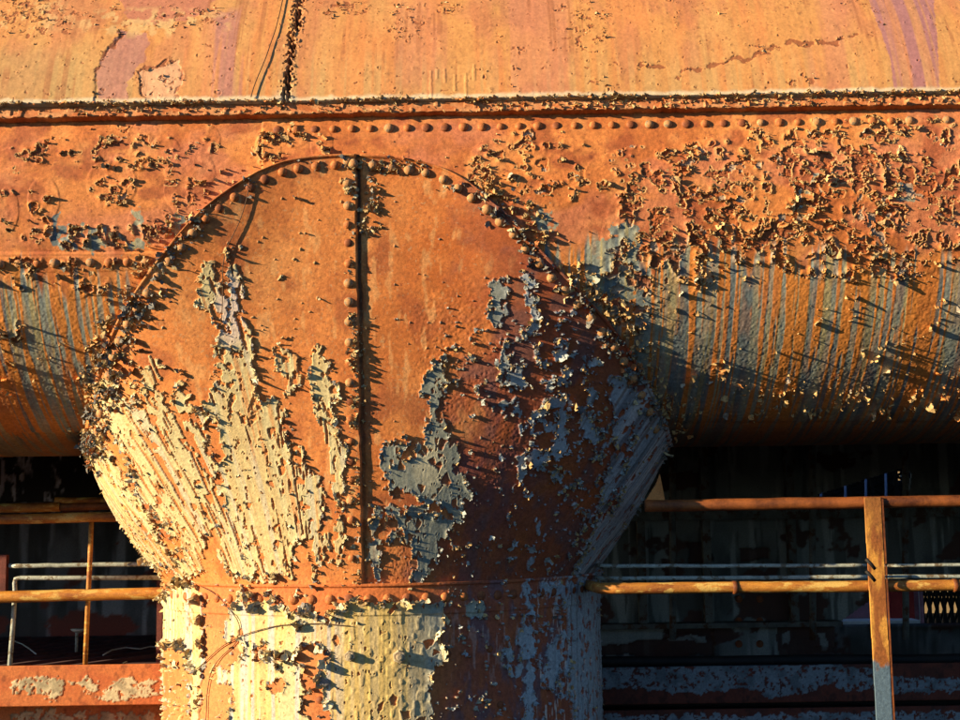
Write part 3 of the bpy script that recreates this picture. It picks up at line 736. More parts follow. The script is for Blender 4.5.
c = c * (1 - M[..., None]) + pc * M[..., None]
c *= (.82 + .36 * fbm(u * 55, v * 55, 137, 4))[..., None]
V = P + N * h[..., None]
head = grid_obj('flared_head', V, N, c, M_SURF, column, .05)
SD = dict(P=P, N=N, V=V, PX=PX, PY=PY); cflat = c.reshape(-1, 3)
front = N[..., 1] < .45
ed = edge_dir(P, dE)
def headcol(idx):
    r = rng.random((len(idx), 1)); px = PX.ravel()[idx][:, None]
    pal = np.where(px > 370, np.array((.30, .33, .33)), np.array((.56, .50, .33)))  # chips take over the shade painted right of the seam
    return np.where(r < .7, pal, np.where(r < .85, np.array(TAN), np.array((.14, .13, .13))))
We = np.where(front & M & (dE < .009), sm(.3, .6, vn(u * 12, v * 12, 140)) + .15, 0) + np.where(front & M & (dI < .006), .06, 0)
flakes('peeling_paint', V, N, We, 4200, .010, column, headcol, (.1, 1.1), (.2, 1.8), ed, .8)
Wl = np.where(front & M & (dE < .008), (vn(u * 10, v * 10, 141) > .62) * 1., 0)
flakes('peeling_paint', V, N, Wl, 420, .019, column, headcol, (.1, .9), (.4, 2.), ed, .8)
# thick scabs of paint all along the rim
rim = sm(26, 3, dA) * np.where(PX < 215, np.where(PY > 215, 1, .55), np.where(PX > 440, .75, .10)) * (fbm(u * 16, v * 16, 142, 3) > .44)
rim = rim * np.where((PX < 215) & (PY > 300), sm(44, 6, dA) / np.maximum(sm(26, 3, dA), .05), 1)
rim *= sm(430, 385, PY) * .75 + .25
rim = np.maximum(rim, sm(40, 6, dA) * (PX < 200) * (PY > 285) * .8 * (fbm(u * 14, v * 14, 143, 3) > .45))
flakes('peeling_paint', V, N, np.where(front, rim, 0), 1300, .0175, column, lambda i: np.where(rng.random((len(i), 1)) < .45, np.array((.50, .40, .22)), np.where(rng.random((len(i), 1)) < .35, np.array((.16, .165, .165)), np.array((.42, .15, .05)))), (.2, 1.2), mat=M_FLAKE2)
seamz = sm(9, 3, np.abs(PX - sx + 3)) * (np.abs(PX - sx) > 2) * sm(.4, .6, fbm(u * 10, v * 14, 144, 3)) * (.3 + 1.2 * blobs(PX, PY, [(356, 180, 24, 26, 1.), (358, 350, 16, 40, .7), (356, 430, 16, 60, .6), (372, 196, 14, 30, 1.2)]))
seamz = np.maximum(seamz, blobs(PX, PY, [(372, 215, 10, 28, .8), (395, 166, 30, 8, .7)]) * (fbm(u * 20, v * 20, 145, 3) > .5))
flakes('peeling_paint', V, N, np.where(front, seamz, 0), 420, .013, column, lambda i: np.where(rng.random((len(i), 1)) < .6, np.array((.5, .40, .22)), np.array((.2, .19, .17))), (.2, 1.3))

# rivets of the head: along the arch and beside the seam
def inset(k, off):
    p0 = np.array(ARCH_S[max(k - 2, 0)]); p1 = np.array(ARCH_S[min(k + 2, len(ARCH_S) - 1)]); t = (p1 - p0) / np.linalg.norm(p1 - p0)
    return np.array(ARCH_S[k]) + np.array((-t[1], t[0])) * off
seg = np.cumsum([0] + [math.dist(a, b) for a, b in zip(ARCH[:-1], ARCH[1:])])
ss_ = np.arange(6, seg[-1] - 10, 1.0)
ARCH_S = list(zip(np.interp(ss_, seg, [a[0] for a in ARCH]), np.interp(ss_, seg, [a[1] for a in ARCH])))
for k in range(10, len(ARCH_S), 19):
    q = inset(k, 11 + rng.uniform(-.7, .7))
    p, nn = surf(SD, q[0], q[1], .002)
    me = RIV if 205 < q[0] < 345 else RIVC
    place(me, 'rivet', p + nn * .003, nn, column, rng.uniform(.95, 1.15), rng.random() * 6)
for py in (162, 183, 206, 225, 243, 264, 283, 302, 322, 342, 362, 382, 401, 420, 441, 461, 480, 500, 519, 539, 558):
    p, nn = surf(SD, np.interp(py, [154, 583], [347.5, 352.5]), py, .0)
    place(RIVC if py < 220 or rng.random() < .25 else RIV, 'rivet', p, nn, column, rng.uniform(.95, 1.1), rng.random() * 6)

# ---- shaft of the column
TH = np.concatenate([np.linspace(-math.pi, -1.72, 24)[:-1], np.arange(-1.72, 1.72, ST3 / RC), np.linspace(1.72, math.pi, 24)[1:]])
ZZ = np.concatenate([[0], np.linspace(.6, ZR - 1.4, 12), np.arange(ZR - 1.38, ZR, ST3), [ZR]])
tt, zz = np.meshgrid(TH, ZZ, indexing='ij'); rad = RC + .012
P = np.stack([XC + rad * np.sin(tt), YC - rad * np.cos(tt), zz], -1); N = np.stack([np.sin(tt), -np.cos(tt), 0 * tt], -1)
PX, PY = proj(P); u = (tt * RC).astype(f4); v = (zz - ZR).astype(f4)
wx = fbm(u * 20, v * 20, 151, 5, .6) - .5; wy = fbm(u * 20, v * 16, 152, 5, .6) - .5
X = PX + 12 * wx; Y = PY + 14 * wy
PAINT2 = [
    [(172, 592), (184, 582), (197, 584), (205, 595), (203, 610), (204, 640), (206, 662), (201, 682), (199, 698), (200, 1300), (186, 1300), (193, 690), (194, 668), (188, 650), (182, 640), (160, 648), (160, 600)],
    [(232, 613), (238, 600), (247, 602), (257, 607), (270, 600), (276, 606), (284, 615), (292, 612), (301, 618), (312, 610), (319, 614), (323, 624), (335, 611), (345, 610), (350, 602), (361, 601), (373, 606), (385, 601), (405, 605), (420, 602), (431, 607), (441, 603), (445, 615), (443, 630), (438, 644), (441, 655),
     (433, 670), (429, 685), (431, 700), (428, 1300), (326, 1300), (331, 712), (324, 700), (322, 680), (327, 665), (330, 650), (320, 642), (308, 640), (296, 650), (292, 664), (302, 672), (306, 690), (309, 708), (312, 1300), (232, 1300), (232, 690), (226, 676), (232, 662), (246, 652), (247, 642), (238, 636), (226, 640), (227, 626)],
    [(214, 668), (224, 668), (228, 676), (222, 682), (214, 674)],
    [(518, 586), (528, 582), (531, 600), (529, 625), (534, 640), (536, 655), (530, 662), (534, 675), (536, 1300), (522, 1300), (524, 690), (519, 668), (518, 640), (520, 615)],
    [(503, 640), (511, 650), (514, 662), (519, 665), (516, 680), (509, 674), (503, 656)],
    [(556, 586), (566, 583), (582, 580), (620, 576), (620, 1300), (573, 1300), (570, 690), (567, 650), (566, 620), (561, 600)],
    [(547, 648), (556, 634), (564, 624), (563, 648), (556, 680), (549, 692), (542, 676)], [(466, 602), (472, 598), (472, 614), (467, 616)], [(475, 604), (483, 604), (482, 620), (476, 620)], [(452, 586), (462, 588), (464, 596), (458, 601), (452, 596)],
    [(538, 586), (556, 586), (560, 594), (540, 595)], [(505, 664), (520, 662), (522, 676), (512, 680)], [(474, 700), (480, 698), (478, 714), (472, 714)]]
HOLES2 = [[(256, 645), (264, 643), (267, 654), (262, 661), (256, 656)], [(271, 680), (278, 676), (285, 682), (284, 694), (276, 694), (271, 688)], [(276, 654), (284, 652), (288, 662), (280, 668)], [(296, 625), (301, 622), (302, 632), (297, 634)], [(300, 700), (306, 690), (316, 694), (316, 712), (304, 714)],
          [(250, 605), (256, 604), (256, 612), (250, 612)], [(388, 612), (392, 610), (392, 620), (388, 620)]]
w1, w2, wid, wdx, wdy = worley(u * 30 + .6 * wx, v * 24 + .6 * wy, 6)
X = PX + 6 * wx + wdx / 30 * 185 * np.cos(tt).astype(f4); Y = PY + 8 * wy - wdy / 24 * 185
big = polys(X, Y, PAINT2); M = big & ~polys(X, Y, HOLES2)
run = fbm(u * 34, v * 1.2, 153, 3); run2 = fbm(u * 85, v * 1.6, 154, 3)
spz = .2 + .5 * sm(.45, .7, fbm(u * 9, v * 5, 156, 3)) + blobs(PX, PY, [(185, 620, 24, 50, 1.1), (310, 640, 40, 40, .6), (360, 640, 70, 60, .2)])
spz = np.where(PX > 500, .7 + .5 * sm(.4, .6, fbm(u * 9, v * 4, 157, 3)), spz)
M &= ~(fbm(u * 62, v * 40, 155, 3, .6) > .82 - .10 * spz)
M |= (fbm(u * 40, v * 36, 158, 3) > .80 - .09 * blobs(PX, PY, [(565, 650, 46, 100, 1.5), (520, 660, 40, 80, 1.15), (250, 596, 40, 8, 1.2), (300, 602, 40, 8, 1.), (480, 670, 60, 60, .6), (180, 690, 20, 40, 1.)]))
M &= ~((_T3[9, (wid * 255).astype(int)] < .03 + .24 * sm(480, 530, PX)) & (w2 - w1 > .05))
Mb = big & ~polys(X, Y, HOLES2)
dE = dist(Mb, ST3, ST3, 9); dI = dist(M, ST3, ST3, 5)
curln = sm(.3, .75, fbm(u * 18, v * 18, 159, 3))
h = np.where(M, .0040 + .015 * curln * np.exp(-dE / .008) + .003 * np.exp(-dI / .006) + .0012 * run2 + .003 * run, 0).astype(f4)
h += np.where(~M, .0022 * (fbm(u * 80, v * 80, 160, 3) - .5), .0016 * (fbm(u * 110, v * 60, 161, 2) - .5) + .003 * sm(.62, .8, vn(u * 45, v * 26, 169)) * sm(300, 360, PX)) + .004 * (fbm(u * 3, v * 3, 162, 3) - .5)
lipd = -v
h += .011 * sm(.020, .012, lipd) + .006 * sm(.165, .160, lipd)
c = np.empty(u.shape + (3,), f4); c[:] = (.46, .175, .055)
c = lerp3(c, (.40, .12, .034), sm(.4, .65, fbm(u * 6, v * 5, 163, 4)) * .8)
c = lerp3(c, (.50, .135, .035), sm(.165, .15, lipd) * .85)
shadez = sm(425, 470, PX + 30 * (fbm(u * 9, v * 9, 164, 4) - .5))  # right side of the shaft: shade painted as darker rust
c = lerp3(c, (.28, .072, .036), shadez * .95)
c = lerp3(c, (.15, .085, .095), shadez * sm(.46, .64, fbm(u * 14, v * 7, 165, 5)) * .85)
c = lerp3(c, (.36, .10, .035), shadez * sm(.52, .66, fbm(u * 16, v * 5, 166, 4)) * .8)
c = lerp3(c, (.58, .48, .42), shadez * sm(.60, .66, fbm(u * 60, v * 9, 167, 4)) * blobs(PX, PY, [(556, 680, 26, 60, 1.), (548, 610, 20, 40, .7), (586, 690, 14, 50, .8), (480, 640, 60, 40, .25)]))
pc = np.empty_like(c); pc[:] = CREAM
pc *= .96
pc = lerp3(pc, (.56, .43, .15), sm(.42, .6, fbm(u * 9, v * 1.2, 151, 3)) * .7)
pc = lerp3(pc, (.50, .38, .12), blobs(PX, PY, [(245, 690, 40, 60, .9), (340, 690, 40, 60, .6), (390, 690, 40, 40, .5)]) * sm(.4, .6, run))
pc = lerp3(pc, (.46, .29, .15), sm(.48, .62, run) * .55)
pc = lerp3(pc, (.38, .37, .36), sm(.52, .64, fbm(u * 42, v * .9, 168, 3)) * .85)
pc = lerp3(pc, (.47, .34, .11), sm(325, 350, PX) * .75)
pc = lerp3(pc, (.25, .29, .27), sm(390, 440, PX + 30 * (run - .5)) * .8)  # cream greyed where sunlight fades out round the shaft, painted in
pc = lerp3(pc, (.33, .38, .43), sm(480, 520, PX) * .8)  # bluish shade painted into the far right strips
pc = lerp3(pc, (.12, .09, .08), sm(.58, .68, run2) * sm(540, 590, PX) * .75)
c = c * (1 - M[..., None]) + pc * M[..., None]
c *= (.82 + .36 * fbm(u * 55, v * 40, 170, 4))[..., None]
V = P + N * h[..., None]
V = np.concatenate([V, (V[:, -1:] - N[:, -1:] * .06)], 1); Nn = np.concatenate([N, N[:, -1:]], 1); cc = np.concatenate([c, c[:, -1:]], 1)
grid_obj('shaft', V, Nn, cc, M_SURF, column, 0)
V = V[:, :-1]
CD = dict(P=P, N=N, V=V, PX=PX, PY=PY); cflat = c.reshape(-1, 3)
front = (N[..., 1] < .3) & (v > -1.38)
ed = edge_dir(P, dE)
def shaftcol(idx):
    r = rng.random((len(idx), 1)); px = PX.ravel()[idx][:, None]
    pal = np.where(px > 450, np.array((.28, .31, .34)), np.array((.56, .50, .33)))  # chips on the right repeat the painted shade
    return np.where(r < .72, pal, np.where(r < .85, np.array(TAN), np.array((.15, .14, .13))))
We = np.where(front & M & (dE < .009), sm(.3, .6, vn(u * 12, v * 12, 171)) + .15, 0) + np.where(front & M & (dI < .006), .06, 0)
flakes('peeling_paint', V, N, We, 1500, .011, column, shaftcol, (.1, 1.1), (.2, 1.8), ed, .8)
We = np.where(front & M & (dE < .010), blobs(PX, PY, [(300, 620, 60, 50, 1.), (370, 612, 50, 14, 1.), (190, 620, 26, 60, 1.), (320, 650, 20, 60, 1.), (442, 640, 8, 60, .8)]), 0)
flakes('peeling_paint', V, N, We, 380, .026, column, shaftcol, (.1, .9), (.4, 2.), ed, .8)
# rivets under the lip, two big nuts and a few stray heads lower down
zr = ZR - .078
nrv = 0
for k in range(-22, 23):
    a = k * .0765 + .012
    nn = np.array([math.sin(a), -math.cos(a), 0]); p = np.array([XC, YC, zr]) + nn * (RC + .018)
    place(RIVD if k > 6 else RIV, 'rivet', p, nn, column, rng.uniform(1.1, 1.3), rng.random() * 6)
def nut_mesh(name, r, h, mat):
    mb = MB(); 
    ring = lambda q, z, n=6, ph=0: [(q * math.cos(2 * math.pi * (k + ph) / n), q * math.sin(2 * math.pi * (k + ph) / n), z) for k in range(n)]
    vs = ring(r, -.01) + ring(r, h * .55) + ring(r * .86, h * .62); n = 6
    fs = [(j * n + k, j * n + (k + 1) % n, (j + 1) * n + (k + 1) % n, (j + 1) * n + k) for j in range(2) for k in range(n)] + [tuple(12 + k for k in range(6))]
    mb.add(vs, fs)
    vs = ring(r * .52, h * .5, 10) + ring(r * .5, h * .95, 10) + ring(r * .3, h, 10)
    fs = [(j * 10 + k, j * 10 + (k + 1) % 10, (j + 1) * 10 + (k + 1) % 10, (j + 1) * 10 + k) for j in range(2) for k in range(10)] + [tuple(20 + k for k in range(10))]
    mb.add(vs, fs)
    me = bpy.data.meshes.new(name); me.from_pydata(mb.v, [], mb.f); me.materials.append(mat); return me
NUT = nut_mesh('hex_nut', .030, .05, M_BOLT)
for px, py, s in ((350, 656, .95), (399, 656, 1.15), (262, 652, .55)):
    p, nn = surf(CD, px, py)
    place(NUT, 'bolt', p, nn, column, s, rng.random())
for px, py in ((490, 649), (448, 654), (320, 700), (500, 705)):
    p, nn = surf(CD, px, py)
    place(RIVD, 'rivet', p, nn, column, .9)

# ------------------------------------------------------------------ loose wires lying on the steel
def wire(S, pts, label, r=.0028, off=.004, loop=None, mat=None):
    P3 = []
    xs = np.array(pts, float); t = np.cumsum([0] + [math.dist(a, b) for a, b in zip(pts[:-1], pts[1:])])
    for q in np.arange(0, t[-1], 5.):
        P3.append(surf(S, np.interp(q, t, xs[:, 0]), np.interp(q, t, xs[:, 1]), off)[0])
    P3 = np.array(P3); 
    for _ in range(3): P3[1:-1] = (P3[:-2] + 2 * P3[1:-1] + P3[2:]) / 4
    root = P3[-1]
    o = MB().tube([p - root for p in P3], r, 7).build('wire', mat or M_WIRE, None, True); o.location = root
    tag(o, label, 'wire', 'thin loose wires on the steel')
wire(UP, [(287, -20), (284, 0), (277, 30), (266, 62), (254, 90), (251, 104)], 'thin dark wire hanging down the orange top shell left of its open seam', .0028, .012)
wire(SD, [(250, 182), (248, 198), (240, 222), (234, 234), (226, 250), (223, 268), (224, 290), (222, 330)], 'thin wire dangling over the orange flared head beside a tall cream tongue', .0024, .010)
wire(CD, [(203, 586), (216, 592), (229, 606), (240, 618), (243, 630), (238, 644), (222, 656), (212, 672), (208, 694), (207, 740)], 'long curling wire bending down the left of the column shaft', .0024, .009)
wire(CD, [(196, 672), (210, 658), (224, 645), (250, 633), (280, 625), (320, 623), (352, 626)], 'thin wire arching sideways across the cream paint of the shaft', .0024, .010)
# ================================================================== BEHIND THE PIPE
def plate(name, outline, Y, step, paint, thick, mat, parent, holes=(), warp=0.):
    """an upright steel sheet of real thickness at depth Y whose outline was read off the photograph"""
    pts = np.array([at(px, py, Y) for px, py in outline])
    org = np.array(parent.location)
    x0, z0 = pts[:, 0].min(), pts[:, 2].min(); x1, z1 = pts[:, 0].max(), pts[:, 2].max()
    nx, nz = max(3, int((x1 - x0) / step)), max(3, int((z1 - z0) / step))
    xx, zz = np.meshgrid(np.linspace(x0, x1, nx), np.linspace(z0, z1, nz), indexing='ij')
    P = np.stack([xx, np.full_like(xx, Y), zz], -1); PX, PY = proj(P)
    u = xx.astype(f4); v = (zz - ZA).astype(f4)
    c, h = paint(u, v, PX, PY)
    P[..., 1] -= h
    inside = poly(xx.astype(f4), zz.astype(f4), np.c_[pts[:, 0], pts[:, 2]])
    rect = len(outline) == 4 and not holes
    if rect: inside[:] = True
    for hp in holes:
        q = np.array([at(px, py, Y) for px, py in hp]); inside &= ~poly(xx.astype(f4), zz.astype(f4), np.c_[q[:, 0], q[:, 2]])
    Bk = P.copy(); Bk[..., 1] = Y + thick
    q = grid_quads(nx, nz)
    fl = inside.reshape(-1)
    keep = fl[q].all(1)
    q = q[keep]; n = nx * nz
    # rim faces where a kept quad has no kept neighbour
    e = np.concatenate([q[:, [0, 1]], q[:, [1, 2]], q[:, [2, 3]], q[:, [3, 0]]])
    key = np.sort(e, 1); key = key[:, 0].astype(np.int64) * n + key[:, 1]
    _, inv, cnt = np.unique(key, return_inverse=True, return_counts=True)
    be = e[cnt[inv] == 1]
    side = np.stack([be[:, 1], be[:, 0], be[:, 0] + n, be[:, 1] + n], 1)
    Q = np.concatenate([q, q[:, ::-1] + n, side])
    return mesh_np(name, np.concatenate([P.reshape(-1, 3), Bk.reshape(-1, 3)]), Q, np.concatenate([c.reshape(-1, 3)] * 2), mat, parent)

# ---- ground
def ground():
    m, n, p = nt('trampled_ground')
    col = ramp(n, noise(n, .6, 8), [(.35, (.010, .010, .010)), (.62, (.016, .015, .015)), (.72, (.12, .12, .14))])
    n.links.new(col, p.inputs['Base Color']); p.inputs['Roughness'].default_value = 1.; p.inputs['Specular IOR Level'].default_value = 0.
    mb = MB(); g = 40; L = np.concatenate([np.linspace(-900, -60, 8), np.linspace(-50, 50, g), np.linspace(60, 900, 8)])
    k = len(L); vs = [(a, b, .12 * (vn(a * .2, b * .2, 3) - .5)) for a in L for b in L]
    mb.add(vs, [(i * k + j, (i + 1) * k + j, (i + 1) * k + j + 1, i * k + j + 1) for i in range(k - 1) for j in range(k - 1)])
    o = mb.build('ground', m, None, True); o['kind'] = 'structure'
ground()

# ---- sunlit beams on the left
def beam_paint(patches, base, alt, patchcol, seed, amp=17., lift=.003):
    def f(u, v, PX, PY):
        wx = fbm(u * 26, v * 26, seed, 4) - .5; wy = fbm(u * 26, v * 26, seed + 1, 4) - .5
        m = polys(PX + amp * wx, PY + amp * wy, patches) & ~(fbm(u * 55, v * 55, seed + 2, 3) > .63)
        c = np.empty(u.shape + (3,), f4); c[:] = base
        c = lerp3(c, alt, sm(.42, .66, fbm(u * 9, v * 12, seed + 3, 4)) * .8)
        c = lerp3(c, np.array(alt) * .45, sm(.6, .72, fbm(u * 30, v * 16, seed + 5, 4)) * .6)
        pc = lerp3(np.broadcast_to(np.array(patchcol, f4), c.shape), np.array(patchcol) * .6, sm(.45, .65, fbm(u * 14, v * 14, seed + 4, 4)))
        c = c * (1 - m[..., None]) + pc * m[..., None]
        d = dist(m, .006, .006, 6)
        return c, m * (lift + lift * np.exp(-d / .01)) + .002 * (fbm(u * 60, v * 60, seed + 6, 3) - .5)
    return f
def beam(label, outline, Y, fn, depth, nm='steel_beam', grp='steel beams', flange=True):
    a = at(*outline[0], Y); b = at(*outline[1], Y); d_ = at(*outline[3], Y)
    z1, z0 = max(a[2], b[2]) * .5 + min(a[2], b[2]) * .5, d_[2]
    t = empty(nm, ((a[0] + b[0]) / 2, Y, z0))
    tag(t, label, 'beam', grp)
    plate('web', outline, Y, .006, fn, .03, M_SURF, t)
    if flange:
        f = MB().box(((a[0] + b[0]) / 2, Y + depth / 2 + .031, z1 - .015), (abs(b[0] - a[0]), depth, .02)); f.build('flange', M_BLACK, t)
    return t
PL = [[(8, 684), (15, 681), (40, 678), (60, 679), (64, 690), (53, 702), (46, 696), (25, 690), (12, 691)], [(68, 682), (80, 680), (92, 679), (100, 690), (84, 691)], [(97, 700), (105, 690), (115, 679), (130, 678), (150, 680), (156, 692), (150, 698), (125, 701), (112, 701)]]
LBO = [(-700, 676.5), (190, 675.5), (190, 704), (-700, 705.5)]
beam('orange rusted beam with cream patches left of the column, in full sun', LBO, .2, beam_paint(PL, (.46, .14, .04), (.40, .10, .03), (.50, .42, .26), 200), .3)
beam('cream and orange sunlit ledge beam along the bottom left edge', [(-700, 711.5), (190, 710.5), (190, 760), (-700, 761)], .42,
     beam_paint([[(10, 714), (50, 711), (90, 714), (150, 712), (168, 760), (20, 760)]], (.46, .15, .04), (.38, .10, .03), (.48, .36, .20), 210), .3)
# ---- shaded beams on the right
PR = [[(596, 664), (720, 664), (790, 664), (842, 664), (848, 676), (802, 694), (770, 698), (752, 690), (740, 687), (720, 690), (706, 693), (690, 694), (672, 693), (655, 690), (640, 689), (620, 688), (596, 690)],
      [(842, 666), (872, 668), (890, 676), (1010, 680), (1010, 690), (930, 692), (890, 694), (868, 690), (836, 690), (830, 680)]]
t_ = beam('blue grey beam with ragged dark rust patches low on the right of the column', [(560, 668.5), (1500, 662), (1500, 692), (560, 697.5)], .75, beam_paint(PR, (.10, .022, .012), (.06, .015, .010), (.145, .175, .205), 220, 8.), .3)
beam('lowest blue grey beam along the bottom right edge', [(560, 711.5), (1500, 706), (1500, 760), (560, 762)], .7, beam_paint([[(600, 716), (1010, 712), (1010, 765), (600, 765)]], (.10, .022, .012), (.06, .015, .010), (.17, .20, .23), 230, 12.), .3)
o = MB().tube(rail_pts(at(560, 704.5, 1.0), at(1400, 699.5, 1.0), 30, .006), .03, 10).build('conduit', M_BLACK, None, True); tag(o, 'black pipe in the dark gap between the two low right beams', 'conduit', 'conduits')
o = MB().tube(rail_pts(at(560, 662, 1.15), at(1400, 655, 1.15), 30, .006), .035, 10).build('conduit', M_BLACK, None, True); tag(o, 'black pipe along the upper edge of the blue grey beam', 'conduit', 'conduits')

# ---- railings
def railing(name, label, loc):
    t = empty(name, loc); return tag(t, label, 'railing', 'railings of the walkway')
t = railing('railing', 'yellow rusted pipe railing left of the column above the orange beam', at(80, 675, .4))
Yl = .34
MB().tube(rail_pts(at(-600, 611, Yl), at(190, 592.5, Yl), 40), .036, 12, wob=.03).build('middle_rail', M_RAIL, t, True)
MB().tube(rail_pts(at(-600, 531, Yl), at(190, 515.5, Yl), 40), .031, 12, wob=.03).build('top_rail', M_RAIL, t, True)
MB().tube([at(91.5, 519, Yl + .05), at(90, 560, Yl + .05), at(88, 600, Yl + .05), at(84.5, 680, Yl + .05)], .0155, 10).build('post', M_RAIL, t, True)
t = railing('handrail', 'second weathered handrail crossing just above the left railing, farther back', at(60, 505, 1.1))
MB().tube(rail_pts(at(-500, 518, 1.1), at(60, 507, 1.1), 20), .032, 12, wob=.03).build('rail', M_RAIL, t, True)
MB().tube(rail_pts(at(60, 507, 1.1), at(190, 504.5, 1.1), 12), .026, 12, wob=.03).build('rail_end', M_RAILD, t, True)
o = MB().tube(rail_pts(at(55, 500.5, 1.8), at(240, 502, 1.8), 14), .024, 12, wob=.03).build('handrail', M_RAIL, None, True); tag(o, 'dim yellow end of a handrail behind the left top rail, against the dark wall', 'railing', 'railings of the walkway')
t = railing('railing', 'rusty orange railing with one leaning post right of the column', at(880, 700, -.6))
Yr = -.6
MB().tube(rail_pts(at(645, 506, Yr), at(1500, 492, Yr), 44), .033, 12, wob=.04).build('top_rail', M_RAILD, t, True)
q = at(601, 588.8, Yr)
MB().tube([np.array(q) + np.array([-.07, .75, 0]), np.array(q) + np.array([-.02, .2, 0])] + rail_pts(q, at(1500, 580, Yr), 44), .031, 12, wob=.03).build('middle_rail', M_RAIL, t, True)
for px_ in (735, 955):
    a_ = np.array(at(px_, 588.8 - (px_ - 601) * .0098, Yr)); MB().tube([a_ - [.014, 0, 0], a_ - [.012, 0, 0], a_ + [.012, 0, 0], a_ + [.014, 0, 0]], [.032, .036, .036, .032], 14).build('collar', M_RAILD, t, True)
def postpaint(u, v, PX, PY):
    c = np.empty(u.shape + (3,), f4); c[:] = (.50, .24, .045)
    c = lerp3(c, (.20, .055, .015), sm(.42, .62, fbm(u * 30, v * 6, 240, 4)) * .85)
    c = lerp3(c, (.16, .05, .016), sm(560, 505, PY + 60 * (fbm(u * 30, v * 12, 243, 3) - .5)) * .8)
    c = lerp3(c, (.08, .13, .18), sm(661, 668, PY + 14 * (fbm(u * 40, v * 20, 241, 3) - .5)))  # blue-grey foot paint, darkened to carry the shadow on it
    return c, .0015 * (fbm(u * 80, v * 60, 242, 3) - .5)
plate('post', [(864, 497), (881, 497), (903.5, 920), (887.5, 920)], Yr - .045, .002, postpaint, .012, M_SURF, t, holes=[[(0, 0), (1, 0), (0, 1)]])
MB().prism([at(881.5, 499, Yr - .045), at(904, 920, Yr - .045), at(904, 920, Yr + .05), at(881.5, 499, Yr + .05)], (.010, 0, 0)).build('post_flange', M_RAILD, t)
# small sunlit gusset on the rail beside the head
o = MB().prism([at(646, 500, -.62), at(656, 484, -.62), at(660, 474, -.62), at(665, 500, -.62)], (0, .02, 0)).build('gusset_plate', rust_mat('orange_gusset', (.46, .14, .03), (.56, .22, .06)), None); tag(o, 'small triangular orange plate on the right top rail beside the flared head', 'bracket')

# ---- conduits
def conduit(label, pts, r, mat=M_GREYPIPE):
    o = MB().tube(pts, r, 10).build('conduit', mat, None, True); return tag(o, label, 'conduit', 'conduits')
Yc = .5
conduit('upper pale grey conduit above the left yellow rail', rail_pts(at(9, 566, Yc), at(200, 563.5, Yc), 16, .003), .0145)
el = [at(170, 577.5, Yc), at(60, 578, Yc), at(20, 578, Yc), at(15.5, 579, Yc), at(14.5, 583, Yc), at(15, 592, Yc), at(13, 625, Yc), at(9, 676, Yc)]
conduit('lower grey conduit left of the column, bending down beside the leftmost post', el, .0150)
Yc = -.25
conduit('upper thin grey conduit between the column and the leaning rusty post', [np.array(at(602, 566, Yc)) + np.array([-.1, .7, 0])] + rail_pts(at(602, 566, Yc), at(871, 565.5, Yc), 16, .003), .0115)
conduit('lower thin grey conduit just above the right yellow rail', [np.array(at(602, 578.5, Yc)) + np.array([-.1, .7, 0])] + rail_pts(at(602, 578.5, Yc), at(871, 577, Yc), 16, .003), .0125)
conduit('upper thin conduit running out of frame right of the leaning post', rail_pts(at(876, 565.5, Yc + .12), at(1400, 562, Yc + .12), 16, .003), .0105)
conduit('lower thin conduit running out of frame right of the leaning post', rail_pts(at(876, 577, Yc + .12), at(1400, 573, Yc + .12), 16, .003), .0115)
for py, w in ((563, 'upper'), (575, 'lower')):
    o = MB().tube([at(866, py - 4, -.70), at(871, py + 1, -.70), at(875, py + 6, -.695)], .010, 8).build('pipe_clip', M_BLACK, None, True)
    tag(o, 'black hooked clip on the leaning post at the ' + w + ' conduit', 'clip', 'conduit clips on the post')
o = MB().box(at(160, 612, 1.0), (.036, .036, 1.3)).build('steel_post', M_REDSTEEL); tag(o, 'dull red upright steel post behind the left rail, close to the column', 'post', 'red steel posts')
o = MB().box(at(0, 575, .5), (.09, .05, .25)).build('steel_post', M_REDSTEEL); tag(o, 'short dark red steel post at the left edge beside the conduit ends', 'post', 'red steel posts')

# ---- walkway deck behind the left beam
zd = at(80, 677, .25)[2] - .03
m, n, p = nt('dark_decking')
p.inputs['Roughness'].default_value = .85
n.links.new(ramp(n, noise(n, 5, 5), [(.3, (.05, .02, .026)), (.7, (.12, .05, .06))]), p.inputs['Base Color'])
mb = MB().box((-8.0, 2.2, zd - .06), (14.2, 3.4, .05))
for k in range(32):
    x = -10 + k * .26
    d_ = np.array([.55, 1., 0]); d_ /= np.linalg.norm(d_)
    s_ = np.array([d_[1], -d_[0], 0])
    mb.box((x - .4, 2.15, zd - .022), (.05, 3.3, .03), (s_, d_, np.array([0, 0, 1.])))
o = mb.build('walkway', m); o['kind'] = 'structure'
sp = empty('spigot', at_z(78, 652, zd)); tag(sp, 'small white flanged spigot standing on the dark left walkway', 'spigot')
b0 = np.array(sp.location); h_ = at(78, 629, b0[1])[2] - b0[2]
MB().tube([b0 + np.array([-.012, 0, 0]), b0 + np.array([-.012, 0, h_])], .012, 10).build('stem', M_GREYPIPE, sp, True)
MB().tube([b0 + np.array([0, 0, h_ - .03]), b0 + np.array([0, 0, h_ - .01]), b0 + np.array([0, 0, h_])], [.014, .05, .06], 14).build('flange', M_WIREW, sp, True)
